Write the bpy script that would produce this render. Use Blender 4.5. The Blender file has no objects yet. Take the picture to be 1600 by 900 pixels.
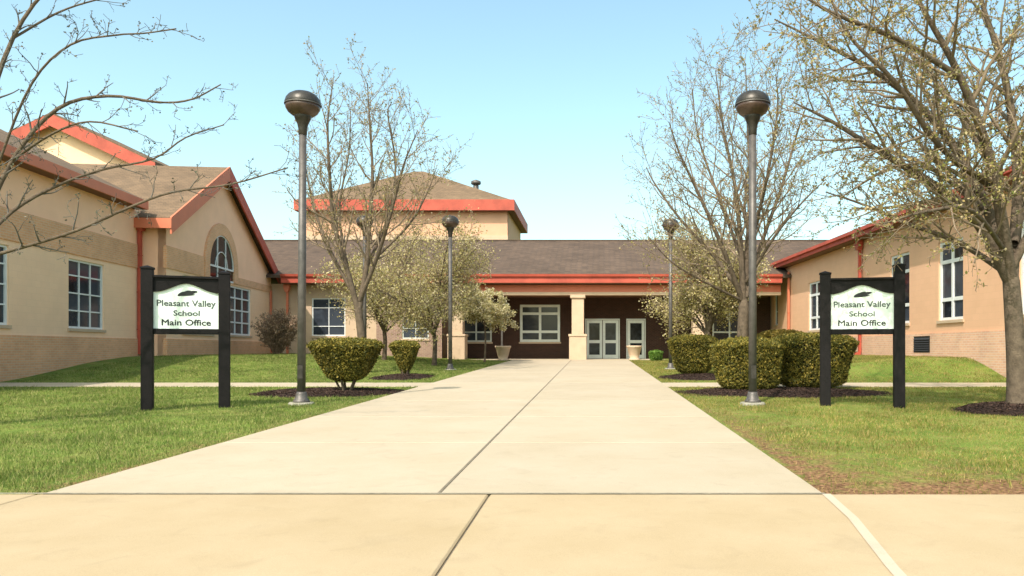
import bpy, bmesh, math, random
import numpy as np
from mathutils import Vector, noise as mnoise

random.seed(7)
RNG = np.random.default_rng(11)
SC = bpy.context.scene
COL = SC.collection

# ------------------------------------------------------------------ camera
F = 1200.0            # focal length in photo pixels (1600 wide)
CX, HY = 929.0, 546.0  # principal point column, true horizon row
CAMZ = 1.3
GR = 0.0167           # the site climbs gently towards the entrance
cd = bpy.data.cameras.new('camera')
cam = bpy.data.objects.new('camera', cd)
COL.objects.link(cam)
cam.location = (0, 0, CAMZ)
cam.rotation_euler = (math.radians(90), 0, 0)
cd.sensor_width = 36
cd.lens = 36 * F / 1600
cd.shift_x = -(CX - 800) / 1600
cd.shift_y = (HY - 450) / 1600
cd.clip_end = 6000
SC.camera = cam

# ------------------------------------------------------------------ light
SUN_EL = math.radians(50)
SUN_AZ = math.radians(204)      # compass: 180 = behind the camera
w = bpy.data.worlds.new('World')
SC.world = w
w.use_nodes = True
nt = w.node_tree
nt.nodes.clear()
sky = nt.nodes.new('ShaderNodeTexSky')
sky.sky_type = 'NISHITA'
sky.sun_disc = False
sky.sun_elevation = SUN_EL
sky.sun_rotation = SUN_AZ
sky.altitude = 0
sky.air_density = 1.0
sky.dust_density = 2.6
sky.ozone_density = 0.25
bg = nt.nodes.new('ShaderNodeBackground')
bg.inputs['Strength'].default_value = 0.15
wo = nt.nodes.new('ShaderNodeOutputWorld')
tint = nt.nodes.new('ShaderNodeVectorMath'); tint.operation = 'MULTIPLY'
tint.inputs[1].default_value = (1.0, 1.13, 0.94)     # the photograph's cyan white balance
nt.links.new(sky.outputs[0], tint.inputs[0])
nt.links.new(tint.outputs[0], bg.inputs[0])
nt.links.new(bg.outputs[0], wo.inputs[0])
sd = bpy.data.lights.new('sun', 'SUN')
sd.energy = 2.55
sd.angle = math.radians(0.6)
sd.color = (1.0, 0.92, 0.83)
sun = bpy.data.objects.new('sun', sd)
COL.objects.link(sun)
# direction towards the sun: sun_rotation 0 = +Y, clockwise
sv = Vector((math.sin(SUN_AZ) * math.cos(SUN_EL), math.cos(SUN_AZ) * math.cos(SUN_EL), math.sin(SUN_EL)))
sun.rotation_euler = sv.to_track_quat('Z', 'Y').to_euler()
sun.location = (0, -20, 40)
SC.view_settings.view_transform = 'Standard'
SC.view_settings.look = 'None'
SC.view_settings.gamma = 1
SC.view_settings.exposure = 1.1

# ------------------------------------------------------------------ helpers
def at(px, py, Y):
    """point at depth Y seen at photo pixel (px, py)"""
    return Vector(((px - CX) / F * Y, Y, CAMZ + (HY - py) / F * Y))

def xat(px, Y): return (px - CX) / F * Y

def sm(t):
    t = np.clip(t, 0, 1)
    return t * t * (3 - 2 * t)

def ground(x, y):
    """height of the terrain"""
    x = np.asarray(x, float); y = np.asarray(y, float)
    b = np.minimum(y, 43.5) * GR
    b = np.where(y < -8, -8 * GR, b)
    top = 1.04
    ry = (y - 21.4) / 2.6; r = (0.5*sm(ry) + 0.5*np.clip(ry, 0, 1)) * sm((x - 2.6) / 8.4)
    ly = (y - 21.5) / 7.5; l = (0.4*sm(ly) + 0.6*np.clip(ly, 0, 1)) * sm((-x - 5.5) / 9.5)
    return b + (top - b) * np.maximum(r, l)

def gz(x, y): return float(ground(x, y))

def tag(o, label=None, cat=None, group=None, kind=None):
    if label: o['label'] = label
    if cat: o['category'] = cat
    if group: o['group'] = group
    if kind: o['kind'] = kind
    return o

def empty(name, loc, label=None, cat=None, group=None):
    o = bpy.data.objects.new(name, None)
    o.empty_display_size = 0.2
    o.location = loc
    COL.objects.link(o)
    return tag(o, label, cat, group)

def root_loc(o):
    while o.parent: o = o.parent
    return Vector(o.location)

def link(name, mesh, parent=None, loc=None):
    o = bpy.data.objects.new(name, mesh)
    COL.objects.link(o)
    if parent: o.parent = parent
    if loc is not None: o.location = loc
    return o

def copy_tree(o, parent=None):
    c = o.copy(); COL.objects.link(c)
    if parent: c.parent = parent
    for ch in list(o.children): copy_tree(ch, c)
    return c

class MB:
    """mesh builder in world coordinates"""
    def __init__(s): s.v = []; s.f = []; s.smooth = set()
    def poly(s, pts):
        i = len(s.v); s.v += [tuple(p) for p in pts]; s.f.append(tuple(range(i, i + len(pts))))
    def box8(s, c):
        i = len(s.v); s.v += [tuple(p) for p in c]
        for q in ((0,3,2,1),(4,5,6,7),(0,1,5,4),(1,2,6,5),(2,3,7,6),(3,0,4,7)):
            s.f.append(tuple(i + k for k in q))
    def box(s, x0, x1, y0, y1, z0, z1):
        s.box8([(x0,y0,z0),(x1,y0,z0),(x1,y1,z0),(x0,y1,z0),(x0,y0,z1),(x1,y0,z1),(x1,y1,z1),(x0,y1,z1)])
    def fbox(s, fr, a0, a1, b0, b1, z0, z1):
        P = fr.p
        s.box8([P(a0,b1,z0),P(a1,b1,z0),P(a1,b0,z0),P(a0,b0,z0),P(a0,b1,z1),P(a1,b1,z1),P(a1,b0,z1),P(a0,b0,z1)])
    def prism(s, fr, poly, b0, b1):
        """poly of (a,z), extruded from b0 to b1"""
        n = len(poly); i = len(s.v)
        s.v += [tuple(fr.p(a, b1, z)) for a, z in poly] + [tuple(fr.p(a, b0, z)) for a, z in poly]
        s.f.append(tuple(range(i, i + n))); s.f.append(tuple(range(i + 2*n - 1, i + n - 1, -1)))
        for k in range(n):
            m = (k + 1) % n
            s.f.append((i + k, i + n + k, i + n + m, i + m))
    def lathe(s, c, prof, n=24, smooth=True, cap=True):
        i = len(s.v); m = len(prof)
        for (r, z) in prof:
            for k in range(n):
                a = 2*math.pi*k/n
                s.v.append((c[0] + r*math.cos(a), c[1] + r*math.sin(a), c[2] + z))
        f0 = len(s.f)
        for j in range(m - 1):
            for k in range(n):
                s.f.append((i + j*n + k, i + j*n + (k+1) % n, i + (j+1)*n + (k+1) % n, i + (j+1)*n + k))
        if smooth: s.smooth.update(range(f0, len(s.f)))
        if cap:
            s.f.append(tuple(i + (m-1)*n + k for k in range(n)))
            s.f.append(tuple(i + k for k in reversed(range(n))))
    def build(s, name, mat, parent=None, loc=None, bevel=0):
        if parent is not None: o0 = root_loc(parent)
        elif loc is not None: o0 = Vector(loc)
        else: o0 = Vector((0, 0, 0))
        me = bpy.data.meshes.new(name)
        me.from_pydata([(x - o0.x, y - o0.y, z - o0.z) for x, y, z in s.v], [], s.f)
        if s.smooth:
            fl = [i in s.smooth for i in range(len(s.f))]
            me.polygons.foreach_set('use_smooth', fl)
        me.materials.append(mat)
        me.update()
        o = link(name, me, parent, None if parent is not None else o0)
        if bevel:
            b = o.modifiers.new('bevel', 'BEVEL'); b.width = bevel; b.segments = 2; b.limit_method = 'ANGLE'
        return o

class Frame:
    def __init__(s, ox, oy, ux, uy, nx, ny):
        l = math.hypot(ux, uy); s.o = (ox, oy); s.u = (ux/l, uy/l)
        l = math.hypot(nx, ny); s.n = (nx/l, ny/l)
    def p(s, a, b, z):
        return Vector((s.o[0] + s.u[0]*a + s.n[0]*b, s.o[1] + s.u[1]*a + s.n[1]*b, z))

def arrays_obj(name, V, Fa, mat, parent=None, smooth=False, attr=None, loc=None):
    """V (n,3) world coordinates, Fa (m,k) faces"""
    o0 = root_loc(parent) if parent is not None else (Vector(loc) if loc is not None else Vector((0, 0, 0)))
    V = np.asarray(V, np.float32) - np.array(o0[:], np.float32)
    Fa = np.asarray(Fa, np.int32); m, k = Fa.shape
    me = bpy.data.meshes.new(name)
    me.vertices.add(len(V)); me.vertices.foreach_set('co', V.ravel())
    me.loops.add(m*k); me.loops.foreach_set('vertex_index', Fa.ravel())
    me.polygons.add(m); me.polygons.foreach_set('loop_start', np.arange(0, m*k, k, dtype=np.int32))
    me.polygons.foreach_set('loop_total', np.full(m, k, np.int32))
    if smooth: me.polygons.foreach_set('use_smooth', np.ones(m, bool))
    if attr is not None:
        a = me.attributes.new('mix', 'FLOAT', 'POINT'); a.data.foreach_set('value', np.asarray(attr, np.float32))
    me.materials.append(mat)
    me.update(calc_edges=True)
    return link(name, me, parent, None if parent is not None else o0)

# ------------------------------------------------------------------ materials
MATS = {}
def nodes_mat(name):
    m = bpy.data.materials.new(name); m.use_nodes = True
    return m, m.node_tree, m.node_tree.nodes['Principled BSDF']

def N(t, typ, **kw):
    n = t.nodes.new(typ)
    for k, v in kw.items(): setattr(n, k, v)
    return n

def hsv_vary(c, f): return tuple(min(1, max(0, x*f)) for x in c[:3]) + (1,)

def plain(name, c, rough=0.6, var=0.12, scale=3.0, bump=0.15, bscale=60, metal=0.0, spec=0.4, stain=0.0):
    m, t, b = nodes_mat(name)
    geo = N(t, 'ShaderNodeNewGeometry')
    n1 = N(t, 'ShaderNodeTexNoise'); n1.inputs['Scale'].default_value = scale; n1.inputs['Detail'].default_value = 6
    n1.inputs['Roughness'].default_value = 0.65
    t.links.new(geo.outputs['Position'], n1.inputs['Vector'])
    r = N(t, 'ShaderNodeValToRGB')
    r.color_ramp.elements[0].position = 0.3; r.color_ramp.elements[1].position = 0.72
    r.color_ramp.elements[0].color = hsv_vary(c, 1 - var); r.color_ramp.elements[1].color = hsv_vary(c, 1 + var)
    t.links.new(n1.outputs['Fac'], r.inputs['Fac'])
    t.links.new(r.outputs['Color'], b.inputs['Base Color'])
    if bump:
        n2 = N(t, 'ShaderNodeTexNoise'); n2.inputs['Scale'].default_value = bscale; n2.inputs['Detail'].default_value = 4
        t.links.new(geo.outputs['Position'], n2.inputs['Vector'])
        bp = N(t, 'ShaderNodeBump'); bp.inputs['Strength'].default_value = bump; bp.inputs['Distance'].default_value = 0.02
        t.links.new(n2.outputs['Fac'], bp.inputs['Height']); t.links.new(bp.outputs['Normal'], b.inputs['Normal'])
    b.inputs['Roughness'].default_value = rough
    b.inputs['Metallic'].default_value = metal
    b.inputs['Specular IOR Level'].default_value = spec
    return m

def masonry(name, c1, c2, mortar, bw, bh, ms=0.012, rough=0.85, zscale=1.0, bump=0.4, big=0.15):
    m, t, b = nodes_mat(name)
    geo = N(t, 'ShaderNodeNewGeometry')
    sep = N(t, 'ShaderNodeSeparateXYZ'); t.links.new(geo.outputs['Position'], sep.inputs[0])
    ad = N(t, 'ShaderNodeMath', operation='ADD'); t.links.new(sep.outputs['X'], ad.inputs[0]); t.links.new(sep.outputs['Y'], ad.inputs[1])
    mz = N(t, 'ShaderNodeMath', operation='MULTIPLY'); t.links.new(sep.outputs['Z'], mz.inputs[0]); mz.inputs[1].default_value = zscale
    cb = N(t, 'ShaderNodeCombineXYZ'); t.links.new(ad.outputs[0], cb.inputs['X']); t.links.new(mz.outputs[0], cb.inputs['Y'])
    br = N(t, 'ShaderNodeTexBrick')
    br.inputs['Scale'].default_value = 1
    br.inputs['Color1'].default_value = c1 + (1,); br.inputs['Color2'].default_value = c2 + (1,); br.inputs['Mortar'].default_value = mortar + (1,)
    br.inputs['Brick Width'].default_value = bw; br.inputs['Row Height'].default_value = bh
    br.inputs['Mortar Size'].default_value = ms; br.inputs['Mortar Smooth'].default_value = 0.3; br.inputs['Bias'].default_value = 0
    t.links.new(cb.outputs[0], br.inputs['Vector'])
    n1 = N(t, 'ShaderNodeTexNoise'); n1.inputs['Scale'].default_value = 0.7; n1.inputs['Detail'].default_value = 8
    n1.inputs['Roughness'].default_value = 0.7
    t.links.new(geo.outputs['Position'], n1.inputs['Vector'])
    mr = N(t, 'ShaderNodeMapRange'); mr.inputs['From Min'].default_value = 0.3; mr.inputs['From Max'].default_value = 0.7
    mr.inputs['To Min'].default_value = 1 - big; mr.inputs['To Max'].default_value = 1 + big
    t.links.new(n1.outputs['Fac'], mr.inputs['Value'])
    mx = N(t, 'ShaderNodeVectorMath', operation='SCALE')
    t.links.new(br.outputs['Color'], mx.inputs[0]); t.links.new(mr.outputs[0], mx.inputs['Scale'])
    t.links.new(mx.outputs[0], b.inputs['Base Color'])
    inv = N(t, 'ShaderNodeMath', operation='SUBTRACT'); inv.inputs[0].default_value = 1; t.links.new(br.outputs['Fac'], inv.inputs[1])
    bp = N(t, 'ShaderNodeBump'); bp.inputs['Strength'].default_value = bump; bp.inputs['Distance'].default_value = 0.015
    t.links.new(inv.outputs[0], bp.inputs['Height']); t.links.new(bp.outputs['Normal'], b.inputs['Normal'])
    b.inputs['Roughness'].default_value = rough
    b.inputs['Specular IOR Level'].default_value = 0.25
    return m

def island(name, cols, rough=0.7, transl=0.0, spec=0.3):
    """leaf-like material: colour picked per loose piece"""
    m, t, b = nodes_mat(name)
    geo = N(t, 'ShaderNodeNewGeometry')
    r = N(t, 'ShaderNodeValToRGB'); cr = r.color_ramp; cr.interpolation = 'LINEAR'
    while len(cr.elements) < len(cols): cr.elements.new(0.5)
    for i, c in enumerate(cols):
        cr.elements[i].position = i / (len(cols) - 1); cr.elements[i].color = c + (1,)
    t.links.new(geo.outputs['Random Per Island'], r.inputs['Fac'])
    n1 = N(t, 'ShaderNodeTexNoise'); n1.inputs['Scale'].default_value = 1.3; n1.inputs['Detail'].default_value = 3
    t.links.new(geo.outputs['Position'], n1.inputs['Vector'])
    mr = N(t, 'ShaderNodeMapRange'); mr.inputs['From Min'].default_value = 0.3; mr.inputs['From Max'].default_value = 0.7
    mr.inputs['To Min'].default_value = 0.75; mr.inputs['To Max'].default_value = 1.25
    t.links.new(n1.outputs['Fac'], mr.inputs['Value'])
    mx = N(t, 'ShaderNodeVectorMath', operation='SCALE')
    t.links.new(r.outputs['Color'], mx.inputs[0]); t.links.new(mr.outputs[0], mx.inputs['Scale'])
    t.links.new(mx.outputs[0], b.inputs['Base Color'])
    b.inputs['Roughness'].default_value = rough
    b.inputs['Specular IOR Level'].default_value = spec
    if transl:
        tr = N(t, 'ShaderNodeBsdfTranslucent'); t.links.new(mx.outputs[0], tr.inputs['Color'])
        ms = N(t, 'ShaderNodeMixShader'); ms.inputs[0].default_value = transl
        out = t.nodes['Material Output']
        t.links.new(b.outputs[0], ms.inputs[1]); t.links.new(tr.outputs[0], ms.inputs[2]); t.links.new(ms.outputs[0], out.inputs['Surface'])
    return m

def concrete(name, c, var=0.07):
    m, t, b = nodes_mat(name)
    geo = N(t, 'ShaderNodeNewGeometry'); oi = N(t, 'ShaderNodeObjectInfo')
    n1 = N(t, 'ShaderNodeTexNoise'); n1.inputs['Scale'].default_value = 0.9; n1.inputs['Detail'].default_value = 10; n1.inputs['Roughness'].default_value = 0.65
    n2 = N(t, 'ShaderNodeTexNoise'); n2.inputs['Scale'].default_value = 160; n2.inputs['Detail'].default_value = 3
    n3 = N(t, 'ShaderNodeTexNoise'); n3.inputs['Scale'].default_value = 3.3; n3.inputs['Detail'].default_value = 6; n3.inputs['Distortion'].default_value = 1.2
    for n in (n1, n2, n3): t.links.new(geo.outputs['Position'], n.inputs['Vector'])
    r = N(t, 'ShaderNodeValToRGB'); r.color_ramp.elements[0].position = 0.32; r.color_ramp.elements[1].position = 0.68
    r.color_ramp.elements[0].color = (c[0]*(1-var), c[1]*(1-var*1.2), c[2]*(1-var*1.8), 1)
    r.color_ramp.elements[1].color = (c[0]*(1+var*.6), c[1]*(1+var*.7), c[2]*(1+var), 1)
    t.links.new(n1.outputs['Fac'], r.inputs['Fac'])
    m1 = N(t, 'ShaderNodeMapRange'); m1.inputs['From Min'].default_value = 0.25; m1.inputs['From Max'].default_value = 0.75
    m1.inputs['To Min'].default_value = 0.86; m1.inputs['To Max'].default_value = 1.08
    t.links.new(n2.outputs['Fac'], m1.inputs['Value'])
    m2 = N(t, 'ShaderNodeMapRange'); m2.inputs['To Min'].default_value = 0.955; m2.inputs['To Max'].default_value = 1.03
    t.links.new(oi.outputs['Random'], m2.inputs['Value'])
    m3 = N(t, 'ShaderNodeMapRange'); m3.inputs['From Min'].default_value = 0.56; m3.inputs['From Max'].default_value = 0.8
    m3.inputs['To Min'].default_value = 1.0; m3.inputs['To Max'].default_value = 0.89
    t.links.new(n3.outputs['Fac'], m3.inputs['Value'])
    a = N(t, 'ShaderNodeMath', operation='MULTIPLY'); t.links.new(m1.outputs[0], a.inputs[0]); t.links.new(m2.outputs[0], a.inputs[1])
    a2 = N(t, 'ShaderNodeMath', operation='MULTIPLY'); t.links.new(a.outputs[0], a2.inputs[0]); t.links.new(m3.outputs[0], a2.inputs[1])
    mx = N(t, 'ShaderNodeVectorMath', operation='SCALE')
    t.links.new(r.outputs['Color'], mx.inputs[0]); t.links.new(a2.outputs[0], mx.inputs['Scale'])
    t.links.new(mx.outputs[0], b.inputs['Base Color'])
    bp = N(t, 'ShaderNodeBump'); bp.inputs['Strength'].default_value = 0.25; bp.inputs['Distance'].default_value = 0.004
    t.links.new(n2.outputs['Fac'], bp.inputs['Height']); t.links.new(bp.outputs['Normal'], b.inputs['Normal'])
    b.inputs['Roughness'].default_value = 0.85; b.inputs['Specular IOR Level'].default_value = 0.2
    return m

def glass_mat(name, c):
    m, t, b = nodes_mat(name)
    geo = N(t, 'ShaderNodeNewGeometry'); oi = N(t, 'ShaderNodeObjectInfo')
    n1 = N(t, 'ShaderNodeTexNoise'); n1.inputs['Scale'].default_value = 1.6; n1.inputs['Detail'].default_value = 4; n1.inputs['Distortion'].default_value = 1.0
    t.links.new(geo.outputs['Position'], n1.inputs['Vector'])
    ad = N(t, 'ShaderNodeMath', operation='ADD'); t.links.new(n1.outputs['Fac'], ad.inputs[0]); t.links.new(oi.outputs['Random'], ad.inputs[1])
    r = N(t, 'ShaderNodeValToRGB'); r.color_ramp.elements[0].position = 0.5; r.color_ramp.elements[1].position = 1.6 / 1.0 if False else 1.0
    r.color_ramp.elements[0].color = hsv_vary(c, 0.5); r.color_ramp.elements[1].color = hsv_vary(c, 2.2)
    t.links.new(ad.outputs[0], r.inputs['Fac']); t.links.new(r.outputs['Color'], b.inputs['Base Color'])
    b.inputs['Roughness'].default_value = 0.08; b.inputs['Specular IOR Level'].default_value = 0.3
    n2 = N(t, 'ShaderNodeTexNoise'); n2.inputs['Scale'].default_value = 0.8
    t.links.new(geo.outputs['Position'], n2.inputs['Vector'])
    bp = N(t, 'ShaderNodeBump'); bp.inputs['Strength'].default_value = 0.08; bp.inputs['Distance'].default_value = 0.05
    t.links.new(n2.outputs['Fac'], bp.inputs['Height']); t.links.new(bp.outputs['Normal'], b.inputs['Normal'])
    return m

def terrain_mat():
    m, t, b = nodes_mat('lawn_soil')
    geo = N(t, 'ShaderNodeNewGeometry')
    at_ = N(t, 'ShaderNodeAttribute', attribute_name='mix')
    n1 = N(t, 'ShaderNodeTexNoise'); n1.inputs['Scale'].default_value = 1.1; n1.inputs['Detail'].default_value = 8; n1.inputs['Roughness'].default_value = 0.7
    n2 = N(t, 'ShaderNodeTexNoise'); n2.inputs['Scale'].default_value = 30; n2.inputs['Detail'].default_value = 6
    for n in (n1, n2): t.links.new(geo.outputs['Position'], n.inputs['Vector'])
    r = N(t, 'ShaderNodeValToRGB'); cr = r.color_ramp
    cr.elements[0].position = 0.3; cr.elements[0].color = (0.075, 0.125, 0.022, 1)
    cr.elements[1].position = 0.75; cr.elements[1].color = (0.25, 0.22, 0.075, 1)
    e = cr.elements.new(0.52); e.color = (0.14, 0.185, 0.035, 1)
    t.links.new(n1.outputs['Fac'], r.inputs['Fac'])
    r2 = N(t, 'ShaderNodeValToRGB'); r2.color_ramp.elements[0].color = (0.09, 0.045, 0.022, 1); r2.color_ramp.elements[1].color = (0.26, 0.145, 0.075, 1)
    r2.color_ramp.elements[0].position = 0.3; r2.color_ramp.elements[1].position = 0.7
    t.links.new(n2.outputs['Fac'], r2.inputs['Fac'])
    ad = N(t, 'ShaderNodeMath', operation='ADD'); t.links.new(at_.outputs['Fac'], ad.inputs[0])
    sb = N(t, 'ShaderNodeMapRange'); sb.inputs['From Min'].default_value = 0.35; sb.inputs['From Max'].default_value = 0.65
    sb.inputs['To Min'].default_value = -0.35; sb.inputs['To Max'].default_value = 0.35
    n3 = N(t, 'ShaderNodeTexNoise'); n3.inputs['Scale'].default_value = 6; n3.inputs['Detail'].default_value = 8
    t.links.new(geo.outputs['Position'], n3.inputs['Vector']); t.links.new(n3.outputs['Fac'], sb.inputs['Value'])
    t.links.new(sb.outputs[0], ad.inputs[1])
    cl = N(t, 'ShaderNodeClamp'); t.links.new(ad.outputs[0], cl.inputs[0])
    mx = N(t, 'ShaderNodeMix', data_type='RGBA')
    t.links.new(cl.outputs[0], mx.inputs['Factor']); t.links.new(r.outputs['Color'], mx.inputs['A']); t.links.new(r2.outputs['Color'], mx.inputs['B'])
    mr = N(t, 'ShaderNodeMapRange'); mr.inputs['From Min'].default_value = 0.3; mr.inputs['From Max'].default_value = 0.7
    mr.inputs['To Min'].default_value = 0.7; mr.inputs['To Max'].default_value = 1.3; t.links.new(n2.outputs['Fac'], mr.inputs['Value'])
    sc = N(t, 'ShaderNodeVectorMath', operation='SCALE'); t.links.new(mx.outputs['Result'], sc.inputs[0]); t.links.new(mr.outputs[0], sc.inputs['Scale'])
    t.links.new(sc.outputs[0], b.inputs['Base Color'])
    bp = N(t, 'ShaderNodeBump'); bp.inputs['Strength'].default_value = 0.6; bp.inputs['Distance'].default_value = 0.03
    t.links.new(n2.outputs['Fac'], bp.inputs['Height']); t.links.new(bp.outputs['Normal'], b.inputs['Normal'])
    b.inputs['Roughness'].default_value = 0.95; b.inputs['Specular IOR Level'].default_value = 0.1
    return m

M = {}
M['terrain'] = terrain_mat()
M['conc'] = concrete('walkway_concrete', (0.42, 0.342, 0.25), 0.06)
M['conc2'] = concrete('sidewalk_concrete', (0.405, 0.305, 0.19), 0.085)
M['conc3'] = concrete('joint_mortar', (0.47, 0.375, 0.285), 0.06)
M['bed'] = plain('joint_grit', (0.16, 0.13, 0.09), 0.95, 0.3, 12, 0.3, 90)
M['bed2'] = plain('pale_joint_grit', (0.25, 0.21, 0.15), 0.95, 0.3, 12, 0.3, 90)
M['peach'] = plain('peach_stucco', (0.64, 0.37, 0.24), 0.9, 0.05, 1.2, 0.12, 80, spec=0.15)
M['peachL'] = plain('pale_peach_stucco', (0.90, 0.54, 0.36), 0.9, 0.05, 1.2, 0.12, 80, spec=0.15)
M['peachR'] = masonry('peach_block', (0.71, 0.42, 0.265), (0.69, 0.405, 0.255), (0.65, 0.385, 0.245), 0.4, 0.2, 0.006, big=0.05, bump=0.2)
M['tanL'] = masonry('tan_block', (0.88, 0.58, 0.385), (0.86, 0.56, 0.37), (0.81, 0.53, 0.35), 0.4, 0.2, 0.006, big=0.05, bump=0.2)
M['band'] = masonry('ochre_brick', (0.72, 0.37, 0.20), (0.64, 0.32, 0.17), (0.64, 0.45, 0.30), 0.21, 0.075, 0.010)
M['pink'] = masonry('pink_brick', (0.70, 0.42, 0.28), (0.62, 0.34, 0.24), (0.66, 0.50, 0.38), 0.21, 0.075, 0.010)
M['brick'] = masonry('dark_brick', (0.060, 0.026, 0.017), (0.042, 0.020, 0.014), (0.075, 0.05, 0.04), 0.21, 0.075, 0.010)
M['brickm'] = masonry('mauve_brick', (0.30, 0.19, 0.14), (0.24, 0.14, 0.11), (0.34, 0.27, 0.22), 0.21, 0.075, 0.010)
M['cream'] = plain('cream_stone', (0.53, 0.385, 0.27), 0.85, 0.08, 2, 0.2, 40, spec=0.2)
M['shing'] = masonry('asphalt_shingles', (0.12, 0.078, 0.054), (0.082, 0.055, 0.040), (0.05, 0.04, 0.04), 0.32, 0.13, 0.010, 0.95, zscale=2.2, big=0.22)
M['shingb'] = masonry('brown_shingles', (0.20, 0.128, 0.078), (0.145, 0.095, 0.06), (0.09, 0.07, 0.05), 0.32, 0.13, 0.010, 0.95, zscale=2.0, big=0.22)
M['foot'] = plain('weathered_footing', (0.27, 0.25, 0.20), 0.9, 0.35, 7, 0.4, 50, spec=0.1)
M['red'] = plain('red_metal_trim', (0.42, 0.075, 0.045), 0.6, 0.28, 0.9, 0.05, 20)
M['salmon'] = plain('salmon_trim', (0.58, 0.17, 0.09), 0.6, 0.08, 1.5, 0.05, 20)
M['soffit'] = plain('brown_soffit', (0.17, 0.08, 0.045), 0.8, 0.1, 2, 0.1, 30)
M['white'] = plain('white_window_frame', (0.72, 0.72, 0.72), 0.45, 0.06, 4, 0.03, 30)
M['alum'] = plain('aluminium_door_frame', (0.66, 0.67, 0.63), 0.4, 0.06, 5, 0.03, 30, metal=0.3)
M['glass'] = glass_mat('dark_glass', (0.022, 0.026, 0.034))
M['glassdark'] = glass_mat('arched_glass', (0.010, 0.010, 0.013))
M['dark'] = plain('dark_louvre', (0.03, 0.028, 0.03), 0.6, 0.2, 5)
M['black'] = plain('black_sign_timber', (0.007, 0.005, 0.005), 0.6, 0.4, 9, 0.25, 60, spec=0.2)
M['panel'] = plain('white_sign_panel', (0.80, 0.86, 0.80), 0.4, 0.02, 3, 0.02, 30)
M['ink'] = plain('sign_lettering', (0.07, 0.085, 0.08), 0.6, 0.1, 8, 0)
M['inkdark'] = plain('sign_emblem_black', (0.02, 0.022, 0.022), 0.6, 0.1, 8, 0)
M['pole'] = plain('weathered_bronze_pole', (0.105, 0.092, 0.085), 0.5, 0.3, 6, 0.1, 60, metal=0.3)
M['cap'] = plain('lamp_dome_bronze', (0.045, 0.038, 0.032), 0.4, 0.3, 8, 0.1, 40, metal=0.3)
M['lens'] = plain('lamp_amber_lens', (0.075, 0.045, 0.034), 0.35, 0.25, 10, 0.1, 40)
M['bark'] = plain('grey_bark', (0.12, 0.09, 0.065), 0.95, 0.35, 9, 0.8, 35, spec=0.1)
M['twig'] = plain('twig_bark', (0.22, 0.165, 0.115), 0.9, 0.3, 4, 0, spec=0.1)
M['twigdark'] = plain('dark_twig_bark', (0.13, 0.115, 0.10), 0.9, 0.3, 4, 0, spec=0.1)
M['mulch'] = island('mulch_chips', [(0.02, 0.012, 0.010), (0.045, 0.025, 0.018), (0.075, 0.042, 0.03)], 0.95)
M['mulchbase'] = plain('mulch_ground', (0.028, 0.018, 0.015), 0.95, 0.4, 14, 0.9, 40, spec=0.1)
M['hedge'] = island('clipped_yew_leaves', [(0.04, 0.048, 0.010), (0.11, 0.105, 0.018), (0.22, 0.18, 0.03), (0.36, 0.26, 0.05)], 0.6, 0.2)
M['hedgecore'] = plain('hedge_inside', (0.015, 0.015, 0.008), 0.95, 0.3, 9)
M['golden'] = island('golden_shrub_leaves', [(0.12, 0.085, 0.012), (0.24, 0.17, 0.03), (0.32, 0.22, 0.05)], 0.6, 0.2)
M['brownshrub'] = island('dry_shrub_twigs', [(0.16, 0.10, 0.065), (0.26, 0.17, 0.115), (0.34, 0.24, 0.165)], 0.9)
M['blossom'] = island('pale_blossom', [(0.32, 0.28, 0.11), (0.48, 0.42, 0.19), (0.62, 0.54, 0.32), (0.76, 0.67, 0.50)], 0.8, 0.4)
M['olive'] = island('olive_spring_leaves', [(0.28, 0.25, 0.08), (0.42, 0.35, 0.13), (0.56, 0.46, 0.22), (0.70, 0.60, 0.40)], 0.8, 0.4)
M['buds'] = island('young_leaf_buds', [(0.16, 0.18, 0.045), (0.30, 0.26, 0.08), (0.40, 0.27, 0.12), (0.52, 0.46, 0.28)], 0.8, 0.4)
M['budsd'] = island('dark_buds', [(0.07, 0.07, 0.05), (0.12, 0.12, 0.07), (0.20, 0.17, 0.12)], 0.8, 0.2)
M['grass'] = island('grass_blades', [(0.07, 0.12, 0.018), (0.13, 0.19, 0.030), (0.20, 0.23, 0.05), (0.36, 0.30, 0.13)], 0.7, 0.25)
M['grassdry'] = island('dry_grass_blades', [(0.08, 0.14, 0.015), (0.17, 0.19, 0.028), (0.28, 0.22, 0.06), (0.42, 0.29, 0.12)], 0.7, 0.25)
M['green'] = island('fresh_green_leaves', [(0.06, 0.13, 0.02), (0.12, 0.22, 0.03), (0.2, 0.3, 0.06)], 0.6, 0.2)

# ------------------------------------------------------------------ terrain
WX0, WX1, WEND = -4.48, 1.865, 42.2     # the main walkway
SWY = 6.22                             # where it meets the street pavement
def axis(fine0, fine1, step, far0, far1):
    a = list(np.arange(fine0, fine1 + 1e-6, step))
    s = step; x = fine0; lo = []
    while x > far0: s *= 1.35; x -= s; lo.append(x)
    s = step; x = fine1; hi = []
    while x < far1: s *= 1.35; x += s; hi.append(x)
    return np.array(lo[::-1] + a + hi)
xs = axis(-19, 14, 0.14, -2500, 2500)
ys = axis(-4, 46, 0.16, -300, 4000)
XX, YY = np.meshgrid(xs, ys)
ZZ = ground(XX, YY)
bump_ = 0.014*np.sin(XX*1.7 + 0.6*np.sin(YY*1.1)) * np.sin(YY*1.3 + XX*0.4)
near_walk = sm((np.maximum(WX0 - XX, XX - WX1) - 0.1) / 0.5)
ZZ = ZZ + bump_ * near_walk * (YY > SWY)
V = np.stack([XX.ravel(), YY.ravel(), ZZ.ravel()], 1)
ny, nx = XX.shape
idx = np.arange(ny*nx).reshape(ny, nx)
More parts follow.
